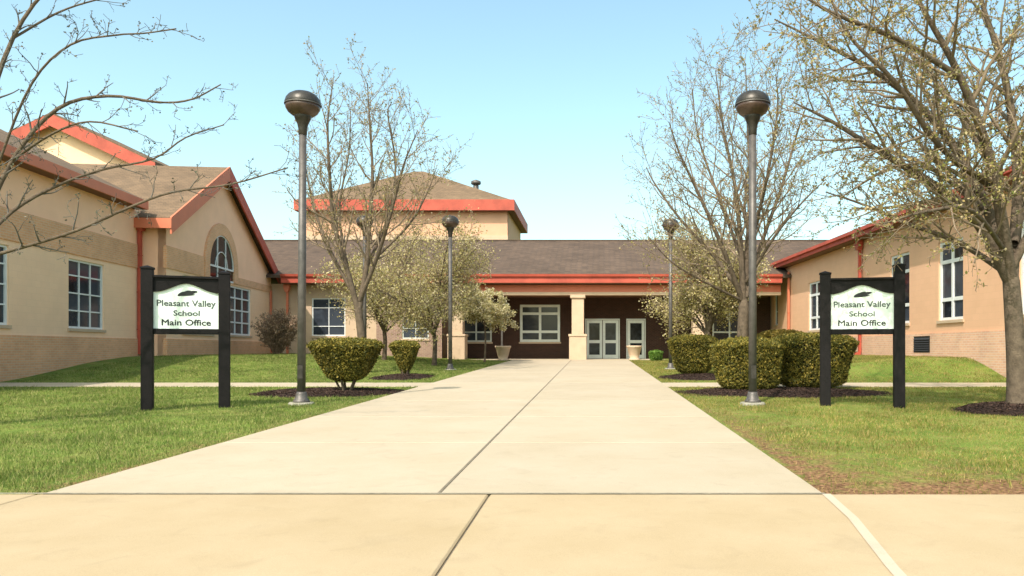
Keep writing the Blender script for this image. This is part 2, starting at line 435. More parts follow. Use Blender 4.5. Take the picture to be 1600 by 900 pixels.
Fq = np.stack([idx[:-1, :-1].ravel(), idx[:-1, 1:].ravel(), idx[1:, 1:].ravel(), idx[1:, :-1].ravel()], 1)
def dirt_at(x, y):
    dl = WX0 - x; dr = x - WX1
    wv = 0.22*np.sin(y*1.9) + 0.12*np.sin(y*4.3 + 1)
    d = np.where(dl > 0, np.exp(-np.maximum(dl, 0) / 0.28)*1.0*np.exp(-np.maximum(y-7, 0)/12), 0)
    d = np.maximum(d, np.where(dr > 0, np.exp(-np.maximum(dr, 0) / (0.62 + 0.3*wv))*1.45*np.exp(-np.maximum(y - 7, 0)/8), 0))
    dy = y - SWY
    d = np.maximum(d, np.where((dy > 0) & (dr > -0.2), np.exp(-np.maximum(dy, 0) / (0.75 + 0.2*np.sin(x*2.2)))*1.6, 0))
    return d
g = arrays_obj('ground', V, Fq, M['terrain'], smooth=True, attr=dirt_at(XX, YY).ravel())
tag(g, 'green lawn and soil rising gently to the school', kind='structure')

# ------------------------------------------------------------------ paving
_slab = {}
def slab(parent, x0, x1, y0, y1, mat, gap=0.006, top=0.03, zf=None):
    """one cast slab with eased edges, following the slope of the site"""
    wx, wy = x1 - x0 - gap, y1 - y0 - gap
    sl = GR if zf is None else zf
    key = (round(wx, 3), round(wy, 3), mat.name, sl)
    if key not in _slab:
        e = 0.012; vs = []
        for (ex, z) in ((0, -0.10), (0, -e*0.8), (e, 0.0)):
            for (sx, sy) in ((-1,-1),(1,-1),(1,1),(-1,1)):
                x = sx*(wx/2 - ex); y = sy*(wy/2 - ex)
                vs.append((x, y, z + y*sl))
        fs = [(8,9,10,11)]
        for r in (0, 4):
            for k in range(4):
                m = (k+1) % 4; fs.append((r+k, r+m, r+4+m, r+4+k))
        me = bpy.data.meshes.new('slab'); me.from_pydata(vs, [], fs); me.materials.append(mat); me.update()
        _slab[key] = me
    cx, cy = (x0+x1)/2, (y0+y1)/2
    z = (gz(cx, cy) if zf is None else zf_base) + top
    p0 = root_loc(parent)
    return link('slab', _slab[key], parent, Vector((cx, cy, z)) - p0)
zf_base = 0

def bed_obj(name, x0, x1, y0, y1, dz=0.008, n=2):
    V = []; Fq = []
    ysn = np.linspace(y0, y1, n)
    for y in ysn: V += [(x0, y, gz((x0+x1)/2, y) + dz), (x1, y, gz((x0+x1)/2, y) + dz)]
    for i in range(n-1): Fq.append((2*i, 2*i+1, 2*i+3, 2*i+2))
    return arrays_obj(name, np.array(V), np.array(Fq), M['bed'])

walk = bed_obj('walkway', WX0 + 0.02, WX1 - 0.02, SWY, WEND)
tag(walk, 'wide pale concrete walkway leading to the entrance', kind='structure')
MIDX = -1.263
y = SWY
lens = [3.05]*20
while y < WEND - 0.1:
    y1 = min(y + 3.0, WEND)
    if WEND - y1 < 0.8: y1 = WEND
    slab(walk, WX0, MIDX, y, y1, M['conc'], 0.008)
    slab(walk, MIDX, WX1, y, y1, M['conc'], 0.008)
    y = y1
# wider centre joint: a tooled groove line of dark grit
cj = MB(); 
for k in range(12):
    ya = SWY + (WEND - SWY)*k/12; yb = SWY + (WEND - SWY)*(k+1)/12
    cj.poly([(MIDX-0.012, ya, gz(0,ya)+0.0325), (MIDX+0.012, ya, gz(0,ya)+0.0325), (MIDX+0.012, yb, gz(0,yb)+0.0325), (MIDX-0.012, yb, gz(0,yb)+0.0325)])
o = cj.build('joint_filler', M['bed'], walk)

side = bed_obj('sidewalk', -11.9, 11.9, -4.0, SWY - 0.02, 0.010, 6)
tag(side, 'tawny concrete pavement crossing in front of the walkway', kind='structure')
SX = [-12, -8.2, -4.5, -0.85, 5.4, 9.0, 12]
SY = [-4.0, -0.6, 2.8, SWY - 0.012]
for i in range(len(SX)-1):
    for j in range(3):
        slab(side, SX[i], SX[i+1], SY[j], SY[j+1], M['conc2'], 0.016 if SX[i] in (-0.85,) or SX[i+1] in (-0.85,) else 0.008, top=0.028)
js = MB()
pts = [(1.87, SWY-0.02), (1.81, 5.38), (1.64, 4.23), (1.50, 3.0), (1.42, 1.6)]
for (xa, ya), (xb, yb) in zip(pts[:-1], pts[1:]):
    js.poly([(xa-0.035, ya, gz(0,ya)+0.0325), (xa+0.035, ya, gz(0,ya)+0.0325), (xb+0.035, yb, gz(0,yb)+0.0325), (xb-0.035, yb, gz(0,yb)+0.0325)][::-1])
jf = MB()
jf.poly([(WX0-4, SWY-0.030, gz(0,SWY)+0.0335), (WX1, SWY-0.030, gz(0,SWY)+0.0335), (WX1, SWY+0.012, gz(0,SWY)+0.0342), (WX0-4, SWY+0.012, gz(0,SWY)+0.0342)])
jf.build('joint_filler', M['bed2'], side)
js.build('patched_seam', M['conc3'], side)

PY0, PY1 = 19.75, 21.35
pl = bed_obj('path', -16.0, WX0 - 0.01, PY0, PY1, 0.008)
tag(pl, 'narrow concrete path crossing the left lawn', kind='structure')
x = WX0
while x > -15.8:
    slab(pl, x - 1.6, x, PY0, PY1, M['conc'], 0.012, 0.022); x -= 1.6
pr = bed_obj('path', WX1 + 0.01, 11.6, PY0, PY1, 0.008)
tag(pr, 'narrow concrete path crossing the right lawn', kind='structure')
x = WX1
while x < 11.4:
    slab(pr, x, x + 1.6, PY0, PY1, M['conc'], 0.012, 0.022); x += 1.6

# ------------------------------------------------------------------ building kit
def wall_grid(name, fr, a0, a1, z0, z1, holes, mat, parent, b=0.0, depth=0.22):
    """front face with real openings and reveals; holes = (a0,a1,z0,z1)"""
    A = sorted({a0, a1, *[h[0] for h in holes], *[h[1] for h in holes]})
    Z = sorted({z0, z1, *[h[2] for h in holes], *[h[3] for h in holes]})
    m = MB()
    for i in range(len(A)-1):
        for j in range(len(Z)-1):
            ca, cz = (A[i]+A[i+1])/2, (Z[j]+Z[j+1])/2
            if any(h[0] < ca < h[1] and h[2] < cz < h[3] for h in holes): continue
            m.poly([fr.p(A[i], b, Z[j]), fr.p(A[i+1], b, Z[j]), fr.p(A[i+1], b, Z[j+1]), fr.p(A[i], b, Z[j+1])])
    for (h0, h1, g0, g1) in holes:
        for (p, q) in (((h0,g0),(h1,g0)), ((h1,g0),(h1,g1)), ((h1,g1),(h0,g1)), ((h0,g1),(h0,g0))):
            m.poly([fr.p(p[0], b, p[1]), fr.p(q[0], b, q[1]), fr.p(q[0], b-depth, q[1]), fr.p(p[0], b-depth, p[1])])
    # back face closes the wall
    m.poly([fr.p(a0, b-depth-0.1, z0), fr.p(a0, b-depth-0.1, z1), fr.p(a1, b-depth-0.1, z1), fr.p(a1, b-depth-0.1, z0)])
    m.poly([fr.p(a0, b, z0), fr.p(a0, b, z1), fr.p(a0, b-depth-0.1, z1), fr.p(a0, b-depth-0.1, z0)])
    m.poly([fr.p(a1, b, z0), fr.p(a1, b-depth-0.1, z0), fr.p(a1, b-depth-0.1, z1), fr.p(a1, b, z1)])
    return m.build(name, mat, parent)

_pane = {}
def pane(fr, a0, a1, z0, z1, b, parent, name='pane', mat=None):
    wd, ht = a1-a0, z1-z0
    key = (round(wd, 3), round(ht, 3), fr.u, name)
    if key not in _pane:
        me = bpy.data.meshes.new(name); hx, hz = wd/2, ht/2; t = 0.006
        u, n = fr.u, fr.n
        P = lambda a, bb, z: (u[0]*a + n[0]*bb, u[1]*a + n[1]*bb, z)
        c = [P(-hx,t,-hz),P(hx,t,-hz),P(hx,-t,-hz),P(-hx,-t,-hz),P(-hx,t,hz),P(hx,t,hz),P(hx,-t,hz),P(-hx,-t,hz)]
        me.from_pydata(c, [], [(0,3,2,1),(4,5,6,7),(0,1,5,4),(1,2,6,5),(2,3,7,6),(3,0,4,7)])
        me.materials.append(mat or M['glass']); me.update(); _pane[key] = me
    p = fr.p((a0+a1)/2, b, (z0+z1)/2)
    return link(name, _pane[key], parent, p - root_loc(parent))

def window(fr, a0, a1, z0, z1, cols, rows, parent, b=-0.10, mat=None, fw=0.07, mw=0.045, name='window', sill=True, label=None):
    """cols/rows: lists of relative sizes; rows bottom to top"""
    mat = mat or M['white']
    m = MB()
    m.fbox(fr, a0, a0+fw, b-0.05, b+0.05, z0, z1); m.fbox(fr, a1-fw, a1, b-0.05, b+0.05, z0, z1)
    m.fbox(fr, a0+fw, a1-fw, b-0.05, b+0.047, z0, z0+fw); m.fbox(fr, a0+fw, a1-fw, b-0.05, b+0.047, z1-fw, z1)
    def cuts(lo, hi, rel):
        s = sum(rel); out = [lo]; x = lo
        for r in rel: x += (hi-lo)*r/s; out.append(x)
        return out
    ac = cuts(a0+fw, a1-fw, cols); zc = cuts(z0+fw, z1-fw, rows)
    for a in ac[1:-1]: m.fbox(fr, a-mw/2, a+mw/2, b-0.04, b+0.035, z0+fw, z1-fw)
    for z in zc[1:-1]: m.fbox(fr, a0+fw, a1-fw, b-0.04, b+0.031, z-mw/2, z+mw/2)
    w_ = m.build(name, mat, parent)
    if label: w_['label'] = label
    for i in range(len(ac)-1):
        for j in range(len(zc)-1):
            g0 = ac[i] + (0 if i == 0 else mw/2); g1 = ac[i+1] - (0 if i == len(ac)-2 else mw/2)
            h0 = zc[j] + (0 if j == 0 else mw/2); h1 = zc[j+1] - (0 if j == len(zc)-2 else mw/2)
            pane(fr, g0, g1, h0, h1, b-0.01, w_)
    if sill:
        s = MB(); s.fbox(fr, a0-0.06, a1+0.06, -0.09, 0.05, z0-0.10, z0-0.002)
        s.build('sill', M['cream'], w_)
    return w_

def downspout(fr, a, b, z0, z1, parent, mat, head=True, wd=0.11):
    m = MB(); m.fbox(fr, a-wd/2, a+wd/2, b+0.03, b+0.03+wd*0.8, z0+0.12, z1)
    m.fbox(fr, a-wd/2, a+wd/2, b+0.05, b+0.30, z0+0.02, z0+0.14)
    d = m.build('downspout', mat, parent)
    if head:
        h = MB(); h.prism(fr, [(a-wd*0.7, z1), (a+wd*0.7, z1), (a+wd*1.5, z1+0.22), (a+wd*1.5, z1+0.42), (a-wd*1.5, z1+0.42), (a-wd*1.5, z1+0.22)], b+0.01, b+0.24)
        h.build('conductor_head', mat, d)
    for k in range(3):
        s = MB(); zz = z0 + (z1-z0)*(0.2+0.3*k); s.fbox(fr, a-wd/2-0.03, a+wd/2+0.03, b+0.02, b+0.035+wd*0.8, zz, zz+0.04)
        s.build('strap', mat, d)
    return d

def roof_plane(fr, c4, thick, mat, name, parent):
    """c4: four (a,b,z) corners counter-clockwise seen from above"""
    m = MB(); top = [fr.p(*c) for c in c4]; bot = [Vector((p.x, p.y, p.z - thick)) for p in top]
    m.box8(bot + top)
    return m.build(name, mat, parent)

# ------------------------------------------------------------------ entrance building (centre)
ZC = GR*43.5
C = Frame(0, 43.0, 1, 0, 0, -1)
ent = empty('entrance_building', (-1.3, 43, ZC), 'low brown-roofed school entrance building with red fascia, dark recessed porch and double doors', 'building')
m = MB(); L0, L1 = -26.0, 17.2
FE, RB = 0.62, -7.5       # eave and ridge offsets
roof_plane(C, [(L0, FE, 5.42), (L1, FE, 5.42), (L1, RB, 8.45), (L0, RB, 8.45)], 0.16, M['shing'], 'roof', ent)
roof_plane(C, [(L0, RB, 8.449), (L1, RB, 8.449), (L1, RB-7, 5.9), (L0, RB-7, 5.9)], 0.16, M['shing'], 'roof', ent)
m = MB(); m.fbox(C, L0, L1, RB-0.14, RB+0.14, 8.42, 8.50); m.build('ridge_cap', M['shing'], ent)
m = MB(); m.fbox(C, -17.3, 10.35, FE-0.05, FE+0.03, 4.98, 5.40); m.build('fascia', M['red'], ent)
for k in range(8):
    xj = -15.9 + k*3.6; m = MB(); m.fbox(C, xj-0.04, xj+0.04, FE+0.03, FE+0.036, 4.985, 5.27); m.build('joint_cover', M['red'], ent)
m = MB(); m.prism(Frame(C.p(-17.3,0,0).x, C.p(0,FE+0.03,0).y, 0, -1, 1, 0), [(0, 5.28), (0.10, 5.32), (0.13, 5.45), (0.0, 5.45)], 0, 27.65)
m.build('gutter', M['red'], ent)
m = MB(); m.fbox(C, -17.3, 10.35, -0.2, FE-0.05, 4.93, 4.98); m.build('soffit', M['soffit'], ent)
m = MB(); m.fbox(C, -9.1, 10.4, -0.35, 0.12, 4.50, 4.90); m.build('beam', M['salmon'], ent)
m = MB(); m.fbox(C, -9.1, 10.4, -0.38, 0.17, 4.34, 4.50); m.build('beam_trim', M['cream'], ent)
m = MB(); m.fbox(C, -9.1, 10.4, -3.4, -0.38, 4.44, 4.52); m.build('porch_ceiling', M['soffit'], ent)
# porch floor
pf = MB(); pf.box(-9.0, 10.4, WEND + 0.01, 46.45, ZC - 0.2, gz(0, WEND) + 0.034); pf.build('porch_floor', M['conc'], ent)
FZ = gz(0, WEND) + 0.034
# left front wall
WA = Frame(0, 43.3, 1, 0, 0, -1)
zt = 5.0
wl1 = (-15.95, -14.05, 2.06, 4.2); wl2 = (-10.85, -9.35, 1.9, 4.0)
xm = xat(588, 43.3)
wall_grid('wall', WA, -19.0, xm, 0.4, zt, [wl1], M['cream'], ent)
wall_grid('brick_wall', WA, xm, -8.6, 0.4, zt, [wl2], M['brickm'], ent)
window(WA, *wl1, [1, 1], [1, 2.2, 1], ent); window(WA, *wl2, [1, 1], [1, 2, 0.8], ent, mat=M['alum'])
wr = MB(); wr.poly([(-8.6, 43.3, 0.4), (-8.6, 46.3, 0.4), (-8.6, 46.3, zt), (-8.6, 43.3, zt)]); wr.build('return_wall', M['brickm'], ent)
# porch back wall
WB = Frame(0, 46.3, 1, 0, 0, -1)
pw = (-4.5, -2.08, 1.75, 4.0); pw2 = (7.1, 9.2, 1.75, 4.0); pw0 = (-8.1, -6.2, 1.75, 4.0)
dd = (-0.56, 1.52, FZ, 3.15); ds = (1.92, 3.08, FZ, 3.15)
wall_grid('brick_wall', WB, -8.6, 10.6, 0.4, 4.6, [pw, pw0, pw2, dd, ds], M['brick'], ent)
window(WB, *pw, [1, 1], [0.9, 2.1, 0.75], ent, mat=M['alum'], fw=0.15, mw=0.15)
window(WB, *pw0, [1, 1], [0.9, 2.1, 0.75], ent, mat=M['alum'], fw=0.1, mw=0.09)
window(WB, *pw2, [1, 1], [0.9, 2.1, 0.75], ent, mat=M['alum'], fw=0.1, mw=0.09)
def door(a0, a1, z0, z1, hinge, label=None):
    s = 0.17; mid = z0 + (z1-z0)*0.44; b = -0.10; m = MB()
    m.fbox(WB, a0+0.02, a0+s, b-0.03, b+0.03, z0+0.01, z1-0.02); m.fbox(WB, a1-s, a1-0.02, b-0.03, b+0.03, z0+0.01, z1-0.02)
    m.fbox(WB, a0+s, a1-s, b-0.03, b+0.029, z0+0.01, z0+0.24); m.fbox(WB, a0+s, a1-s, b-0.03, b+0.029, z1-0.2, z1-0.02)
    m.fbox(WB, a0+s, a1-s, b-0.03, b+0.029, mid-0.09, mid+0.09)
    d = m.build('door', M['alum'], ent)
    if label: d['label'] = label
    pane(WB, a0+s, a1-s, z0+0.24, mid-0.09, b, d); pane(WB, a0+s, a1-s, mid+0.09, z1-0.2, b, d)
    h = MB(); hx = a1-0.10 if hinge < 0 else a0+0.10
    h.fbox(WB, hx-0.015, hx+0.015, b+0.07, b+0.10, mid-0.25, mid+0.25); h.fbox(WB, hx-0.015, hx+0.015, b+0.03, b+0.07, mid-0.25, mid-0.22)
    h.fbox(WB, hx-0.015, hx+0.015, b+0.03, b+0.07, mid+0.22, mid+0.25); h.build('handle', M['white'], d)
door(-0.50, 0.48, FZ, 3.09, -1, 'left leaf of the double door'); door(0.48, 1.46, FZ, 3.09, 1, 'right leaf of the double door'); door(1.98, 3.02, FZ, 3.09, -1, 'single door right of the double door')
for (a0, a1) in ((-0.56, 1.52), (1.92, 3.08)):
    m = MB(); m.fbox(WB, a0, a0+0.06, -0.16, 0.03, FZ, 3.15); m.fbox(WB, a1-0.06, a1, -0.16, 0.03, FZ, 3.15); m.fbox(WB, a0+0.06, a1-0.06, -0.16, 0.027, 3.09, 3.15)
    m.build('door_frame', M['alum'], ent)
# columns
for cx in (-7.67, -0.93, 5.80):
    m = MB(); m.fbox(C, cx-0.34, cx+0.34, -0.34, 0.34, 2.15, 4.16); 
    o = m.build('column', M['cream'], ent, bevel=0.02)
    m = MB(); m.fbox(C, cx-0.42, cx+0.42, -0.40, 0.42, 4.16, 4.335); m.build('capital', M['cream'], o, bevel=0.015)
    m = MB(); m.fbox(C, cx-0.48, cx+0.48, -0.46, 0.48, 0.4, 2.02); m.fbox(C, cx-0.52, cx+0.52, -0.5, 0.52, 2.02, 2.15)
    m.build('pedestal', M['cream'], o, bevel=0.02)
downspout(C, -17.15, 0.05, 0.75, 4.5, ent, M['salmon'], True)
downspout(C, -16.55, -0.25, 0.75, 4.9, ent, M['salmon'], False)
downspout(C, -5.16, 0.15, 0.8, 4.4, ent, M['pole'], False, 0.09)

# ------------------------------------------------------------------ gymnasium behind
gyz = 0.7
gx0, gx1, gy0, gy1 = -22.0, -6.6, 58.3, 68.5
gym = empty('gymnasium_building', (-14, 58.3, gyz), 'tall peach hall with brown hip roof and red eaves rising behind the entrance roof', 'building')
GF = Frame(0, gy0, 1, 0, 0, -1)
wall_grid('wall', GF, gx0, gx1, gyz, 12.0, [], M['peach'], gym)
m = MB(); m.poly([(gx1, gy0, gyz), (gx1, gy1, gyz), (gx1, gy1, 12), (gx1, gy0, 12)]); m.poly([(gx0, gy1, gyz), (gx0, gy0, gyz), (gx0, gy0, 12), (gx0, gy1, 12)])
m.poly([(gx1, gy1, gyz), (gx0, gy1, gyz), (gx0, gy1, 12), (gx1, gy1, 12)]); m.build('wall', M['peach'], gym)
m = MB(); m.fbox(GF, gx0-0.02, gx1+0.02, -0.1, 0.06, 9.4, 9.95); m.build('stone_band', M['cream'], gym)
ex0, ex1, ey0, ey1 = gx0-0.5, gx1+0.5, gy0-0.6, gy1+0.6; ez = 12.5
ap = Vector((-14.9, 63.4, 16.0)); ap2 = Vector((-14.1, 63.4, 16.0))
hip = MB()
c = [(ex0, ey0, ez), (ex1, ey0, ez), (ex1, ey1, ez), (ex0, ey1, ez)]
hip.poly([c[0], c[1], ap2, ap]); hip.poly([c[1], c[2], ap2]); hip.poly([c[2], c[3], ap, ap2]); hip.poly([c[3], c[0], ap]); hip.poly([c[3], c[2], c[1], c[0]])
hip.build('roof', M['shingb'], gym)
m = MB(); t_ = 0.08
m.box(ex0, ex1, ey0-t_, ey0, 11.75, 12.56); m.box(ex0, ex1, ey1, ey1+t_, 11.75, 12.56); m.box(ex0-t_, ex0, ey0-t_, ey1+t_, 11.75, 12.56); m.box(ex1, ex1+t_, ey0-t_, ey1+t_, 11.75, 12.56)
m.build('fascia', M['red'], gym)
m = MB(); m.box(ex0, ex1, ey0, ey1, 11.78, 11.84); m.build('soffit', M['soffit'], gym)
v = MB(); vx, vy = -9.45, 61.2; v.lathe((vx, vy, 13.35), [(0.22, 0), (0.22, 1.0), (0.20, 1.02), (0.20, 1.1)], 12, cap=True); v.lathe((vx, vy, 13.35), [(0.36, 1.1), (0.40, 1.18), (0.38, 1.34), (0.1, 1.46)], 12)
v.build('roof_vent', M['pole'], gym)

# ------------------------------------------------------------------ left wing with gabled bay
L = Frame(-17.42, 35.8, -0.1075, 1, 1, 0.1075)
zb = 0.55
lw = empty('classroom_wing', (-17.27, 35.8, 1.04), 'left peach school wing with steep gabled bay and arched window', 'building')
PT = 0.551
aL, aR = -5.7, 7.5
def ztop(a): return 9.55 - abs(a)*PT
wins = [(0.95, 4.15, 2.0, 4.40), (-4.15, -0.95, 2.0, 4.40)]
wall_grid('wall', L, aL, aR, zb, 4.52, wins, M['tanL'], lw)
up = MB(); up.prism(L, [(aL, 4.52), (aR, 4.52), (aR, ztop(aR)), (0, ztop(0)), (aL, ztop(aL))], -0.3, 0.0)
up.build('gable_wall', M['peachL'], lw)
for q in wins: window(L, *q, [1, 1, 1], [0.9, 1, 1, 0.8], lw, fw=0.09, mw=0.07)
b_ = MB(); b_.fbox(L, aL-0.02, -2.05, -0.1, 0.04, 4.50, 5.38); b_.build('brick_band', M['band'], lw)
b_ = MB(); b_.fbox(L, 2.05, aR, -0.1, 0.04, 4.50, 4.85); b_.build('brick_band', M['band'], lw)
b_ = MB(); b_.fbox(L, aL-0.02, aR, -0.1, 0.05, zb, 1.72); b_.build('plinth', M['band'], lw)
# arched surround
R0, R1, SPR = 1.50, 2.05, 5.10
def arch_pts(R, n=20): return [(R*math.cos(math.pi*k/n), SPR + R*math.sin(math.pi*k/n)) for k in range(n+1)]
sr = MB(); out = arch_pts(R1); inn = arch_pts(R0)
out = [(R1, 4.5)] + out + [(-R1, 4.5)]; inn = [(R0, 4.5)] + inn + [(-R0, 4.5)]
nst = len(out) - 1
surround = None
for k in range(nst):
    vm = MB(); q = [inn[k], out[k], out[k+1], inn[k+1]]
    cxq = sum(p[0] for p in q)/4; czq = sum(p[1] for p in q)/4
    q = [(cxq + (p[0]-cxq)*0.985, czq + (p[1]-czq)*0.985) for p in q]
    vm.prism(L, q, -0.02, 0.09); o = vm.build('arch_stone', M['band'], lw)
gl = MB(); gpts = [(a*0.995, z) for a, z in arch_pts(R0)]
gl.prism(L, [(R0*0.995, 4.5)] + gpts + [(-R0*0.995, 4.5)], -0.01, 0.015)
aw = gl.build('arched_window', M['glassdark'], lw)
mm = MB()
for a in (-0.5, 0.5): mm.fbox(L, a-0.025, a+0.025, 0.015, 0.055, 4.5, SPR + math.sqrt(R0**2 - a*a) - 0.02)
mm.fbox(L, -1.49, 1.49, 0.015, 0.050, SPR-0.04, SPR+0.04); mm.fbox(L, -1.49, 1.49, 0.015, 0.05, 4.5, 4.58)
hr = [(0.75*math.cos(math.pi*k/12), SPR+0.75*math.sin(math.pi*k/12)) for k in range(13)]
for p, q in zip(hr[:-1], hr[1:]): mm.prism(L, [(p[0]*0.95, SPR+(p[1]-SPR)*0.95), p, q, (q[0]*0.95, SPR+(q[1]-SPR)*0.95)], 0.016, 0.052)
fo = [(1.5*math.cos(math.pi*k/16), SPR+1.5*math.sin(math.pi*k/16)) for k in range(17)]
for p, q in zip(fo[:-1], fo[1:]): mm.prism(L, [(p[0]*0.97, SPR+(p[1]-SPR)*0.97), p, q, (q[0]*0.97, SPR+(q[1]-SPR)*0.97)], 0.014, 0.058)
mm.build('mullions', M['white'], aw)
# bay roof
OV = 0.35; BK = -13
zr = 9.80
def zrf(a): return zr - abs(a)*PT
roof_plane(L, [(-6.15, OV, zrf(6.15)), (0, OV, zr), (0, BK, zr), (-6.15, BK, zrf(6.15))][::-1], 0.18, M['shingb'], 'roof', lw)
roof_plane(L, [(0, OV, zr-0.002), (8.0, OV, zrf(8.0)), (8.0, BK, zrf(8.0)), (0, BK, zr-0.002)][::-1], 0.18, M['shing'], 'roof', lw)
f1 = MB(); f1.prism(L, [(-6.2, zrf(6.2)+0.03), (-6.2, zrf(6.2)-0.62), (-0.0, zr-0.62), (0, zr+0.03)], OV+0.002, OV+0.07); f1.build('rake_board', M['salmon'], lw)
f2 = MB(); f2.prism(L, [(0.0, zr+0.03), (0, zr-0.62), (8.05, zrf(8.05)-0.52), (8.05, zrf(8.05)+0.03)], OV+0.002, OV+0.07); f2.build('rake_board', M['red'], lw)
f3 = MB(); f3.fbox(L, -6.24, -6.16, BK, OV+0.07, zrf(6.2)-0.40, zrf(6.2)-0.02); f3.build('fascia', M['salmon'], lw)
# side wall of the bay and main wall
SB = -0.95
sw = MB(); sw.poly([L.p(aL, SB-1, zb), L.p(aL, 0, zb), L.p(aL, 0, ztop(aL)-0.02), L.p(aL, SB-1, ztop(aL)-0.02)][::-1]); sw.build('wall', M['peachL'], lw)
mw1 = [(-10.6, -8.4, 2.0, 4.3), (-15.8, -13.6, 2.0, 4.3)]
wall_grid('wall', L, -22, aL-0.003, zb-0.6, 4.45, mw1, M['tanL'], lw, b=SB)
wall_grid('gable_wall', L, -22, aL-0.003, 5.36, 7.0, [], M['peachL'], lw, b=SB)
b_ = MB(); b_.fbox(L, -22, aL-0.003, SB-0.3, SB+0.04, 4.45, 5.36); b_.build('brick_band', M['band'], lw)
b_ = MB(); b_.fbox(L, -22, aL-0.003, SB-0.1, SB+0.05, zb-0.6, 1.72); b_.build('plinth', M['band'], lw)
LS = Frame(L.p(0, SB, 0).x, L.p(0, SB, 0).y, L.u[0], L.u[1], L.n[0], L.n[1])
for q in mw1: window(LS, *q, [1, 1, 1], [0.9, 1, 1, 0.8], lw)
ME = 7.02
roof_plane(L, [(-22.5, SB+0.45, ME), (-6.18, SB+0.45, ME), (-6.18, SB-7.5, ME+7.95*0.5), (-22.5, SB-7.5, ME+7.95*0.5)][::-1], 0.16, M['shingb'], 'roof', lw)
f4 = MB(); f4.fbox(L, -22.5, -6.2, SB+0.452, SB+0.52, ME-0.34, ME-0.02); f4.build('fascia', M['salmon'], lw)
f5 = MB(); f5.fbox(L, -22.5, -6.2, SB, SB+0.452, ME-0.34, ME-0.30); f5.build('soffit', M['soffit'], lw)
downspout(L, aL-0.25, SB, 1.1, 5.9, lw, M['red'], True, 0.15)
downspout(L, aR-0.25, 0.0, 1.1, 4.6, lw, M['salmon'], False, 0.11)

# taller hall at the far left
th = empty('assembly_hall', (-31, 44, 1), 'tall gabled hall with dark roof and red rake boards above the left wing roof', 'building')
TF = Frame(-30.8, 44.0, 1, 0, 0, -1)
wg = MB(); wg.prism(TF, [(-5.4, 1), (5.4, 1), (5.4, 12.0), (0, 14.3), (-5.4, 12.0)], -5, 0); wg.build('wall', M['tanL'], th)
roof_plane(TF, [(0, 0.5, 14.75), (5.9, 0.5, 11.95), (5.9, -5.4, 11.95), (0, -5.4, 14.75)][::-1], 0.2, M['shingb'], 'roof', th)
roof_plane(TF, [(-5.9, 0.5, 11.95), (0, 0.5, 14.748), (0, -5.4, 14.748), (-5.9, -5.4, 11.95)][::-1], 0.2, M['shingb'], 'roof', th)
f = MB(); f.prism(TF, [(0, 14.65), (0, 13.95), (5.95, 11.15), (5.95, 11.85)], 0.502, 0.58); f.build('rake_board', M['red'], th)
f = MB(); f.prism(TF, [(0, 14.65), (-5.95, 11.85), (-5.95, 11.15), (0, 13.95)], 0.502, 0.58); f.build('rake_board', M['red'], th)

# ------------------------------------------------------------------ right wing
R = Frame(11.71, 24.4, -0.046, 1, -1, -0.046)
rw = empty('classroom_wing', (11.71, 24.4, 1.04), 'right peach block school wing with tall windows behind the right sign', 'building')
wR = [(-4.6, -3.0, 2.27, 4.9), (0.0, 1.58, 2.27, 4.9), (3.75, 5.35, 2.27, 4.9), (13.1, 15.1, 2.27, 4.7), (20.7, 21.35, 2.75, 4.6)]
vent = (2.15, 3.3, 1.22, 1.74)
wall_grid('wall', R, -9, 22.3, 0.2, 5.98, wR, M['peachR'], rw)
for q in wR[:4]: window(R, *q, [1, 1], [1.0, 2.1, 1.0], rw, fw=0.09, mw=0.12)
window(R, *wR[4], [1], [1, 1.4], rw)
b_ = MB(); b_.fbox(R, -9, vent[0]-0.05, -0.1, 0.045, 0.2, 1.86); b_.fbox(R, vent[1]+0.05, 22.3, -0.1, 0.045, 0.2, 1.86)
b_.fbox(R, vent[0]-0.05, vent[1]+0.05, -0.1, 0.045, 0.2, vent[2]-0.03); b_.fbox(R, vent[0]-0.05, vent[1]+0.05, -0.1, 0.045, vent[3]+0.03, 1.86)
b_.build('plinth', M['pink'], rw)
vm = MB(); vm.fbox(R, vent[0]-0.05, vent[1]+0.05, 0.02, 0.03, vent[2]-0.03, vent[3]+0.03)
vv = vm.build('vent', M['dark'], rw)
for k in range(6):
    s = MB(); z = vent[2] + 0.04 + k*0.08; a0, a1 = vent[0], vent[1]
    s.box8([R.p(a0,0.07,z-0.02),R.p(a1,0.07,z-0.02),R.p(a1,0.03,z+0.03),R.p(a0,0.03,z+0.03),R.p(a0,0.07,z-0.012),R.p(a1,0.07,z-0.012),R.p(a1,0.03,z+0.04),R.p(a0,0.03,z+0.04)])
    s.build('louvre', M['dark'], vv)
roof_plane(R, [(-9.5, 0.5, 6.22), (23.5, 0.5, 6.22), (23.5, -8, 9.6), (-9.5, -8, 9.6)], 0.16, M['shingb'], 'roof', rw)
roof_plane(R, [(-9.5, -8, 9.598), (23.5, -8, 9.598), (23.5, -16, 6.2), (-9.5, -16, 6.2)], 0.16, M['shingb'], 'roof', rw)
f = MB(); f.fbox(R, -9.5, 22.6, 0.502, 0.57, 5.92, 6.20); f.build('fascia', M['red'], rw)
f = MB(); f.fbox(R, -9.5, 22.6, 0.57, 0.68, 6.10, 6.24); f.build('gutter', M['red'], rw)
f = MB(); f.fbox(R, -9.5, 22.6, 0.0, 0.502, 5.90, 5.94); f.build('soffit', M['soffit'], rw)
downspout(R, 8.1, 0.045, 1.05, 5.5, rw, M['red'], True, 0.13)
downspout(R, 18.2, 0.045, 1.05, 5.6, rw, M['salmon'], False, 0.13)

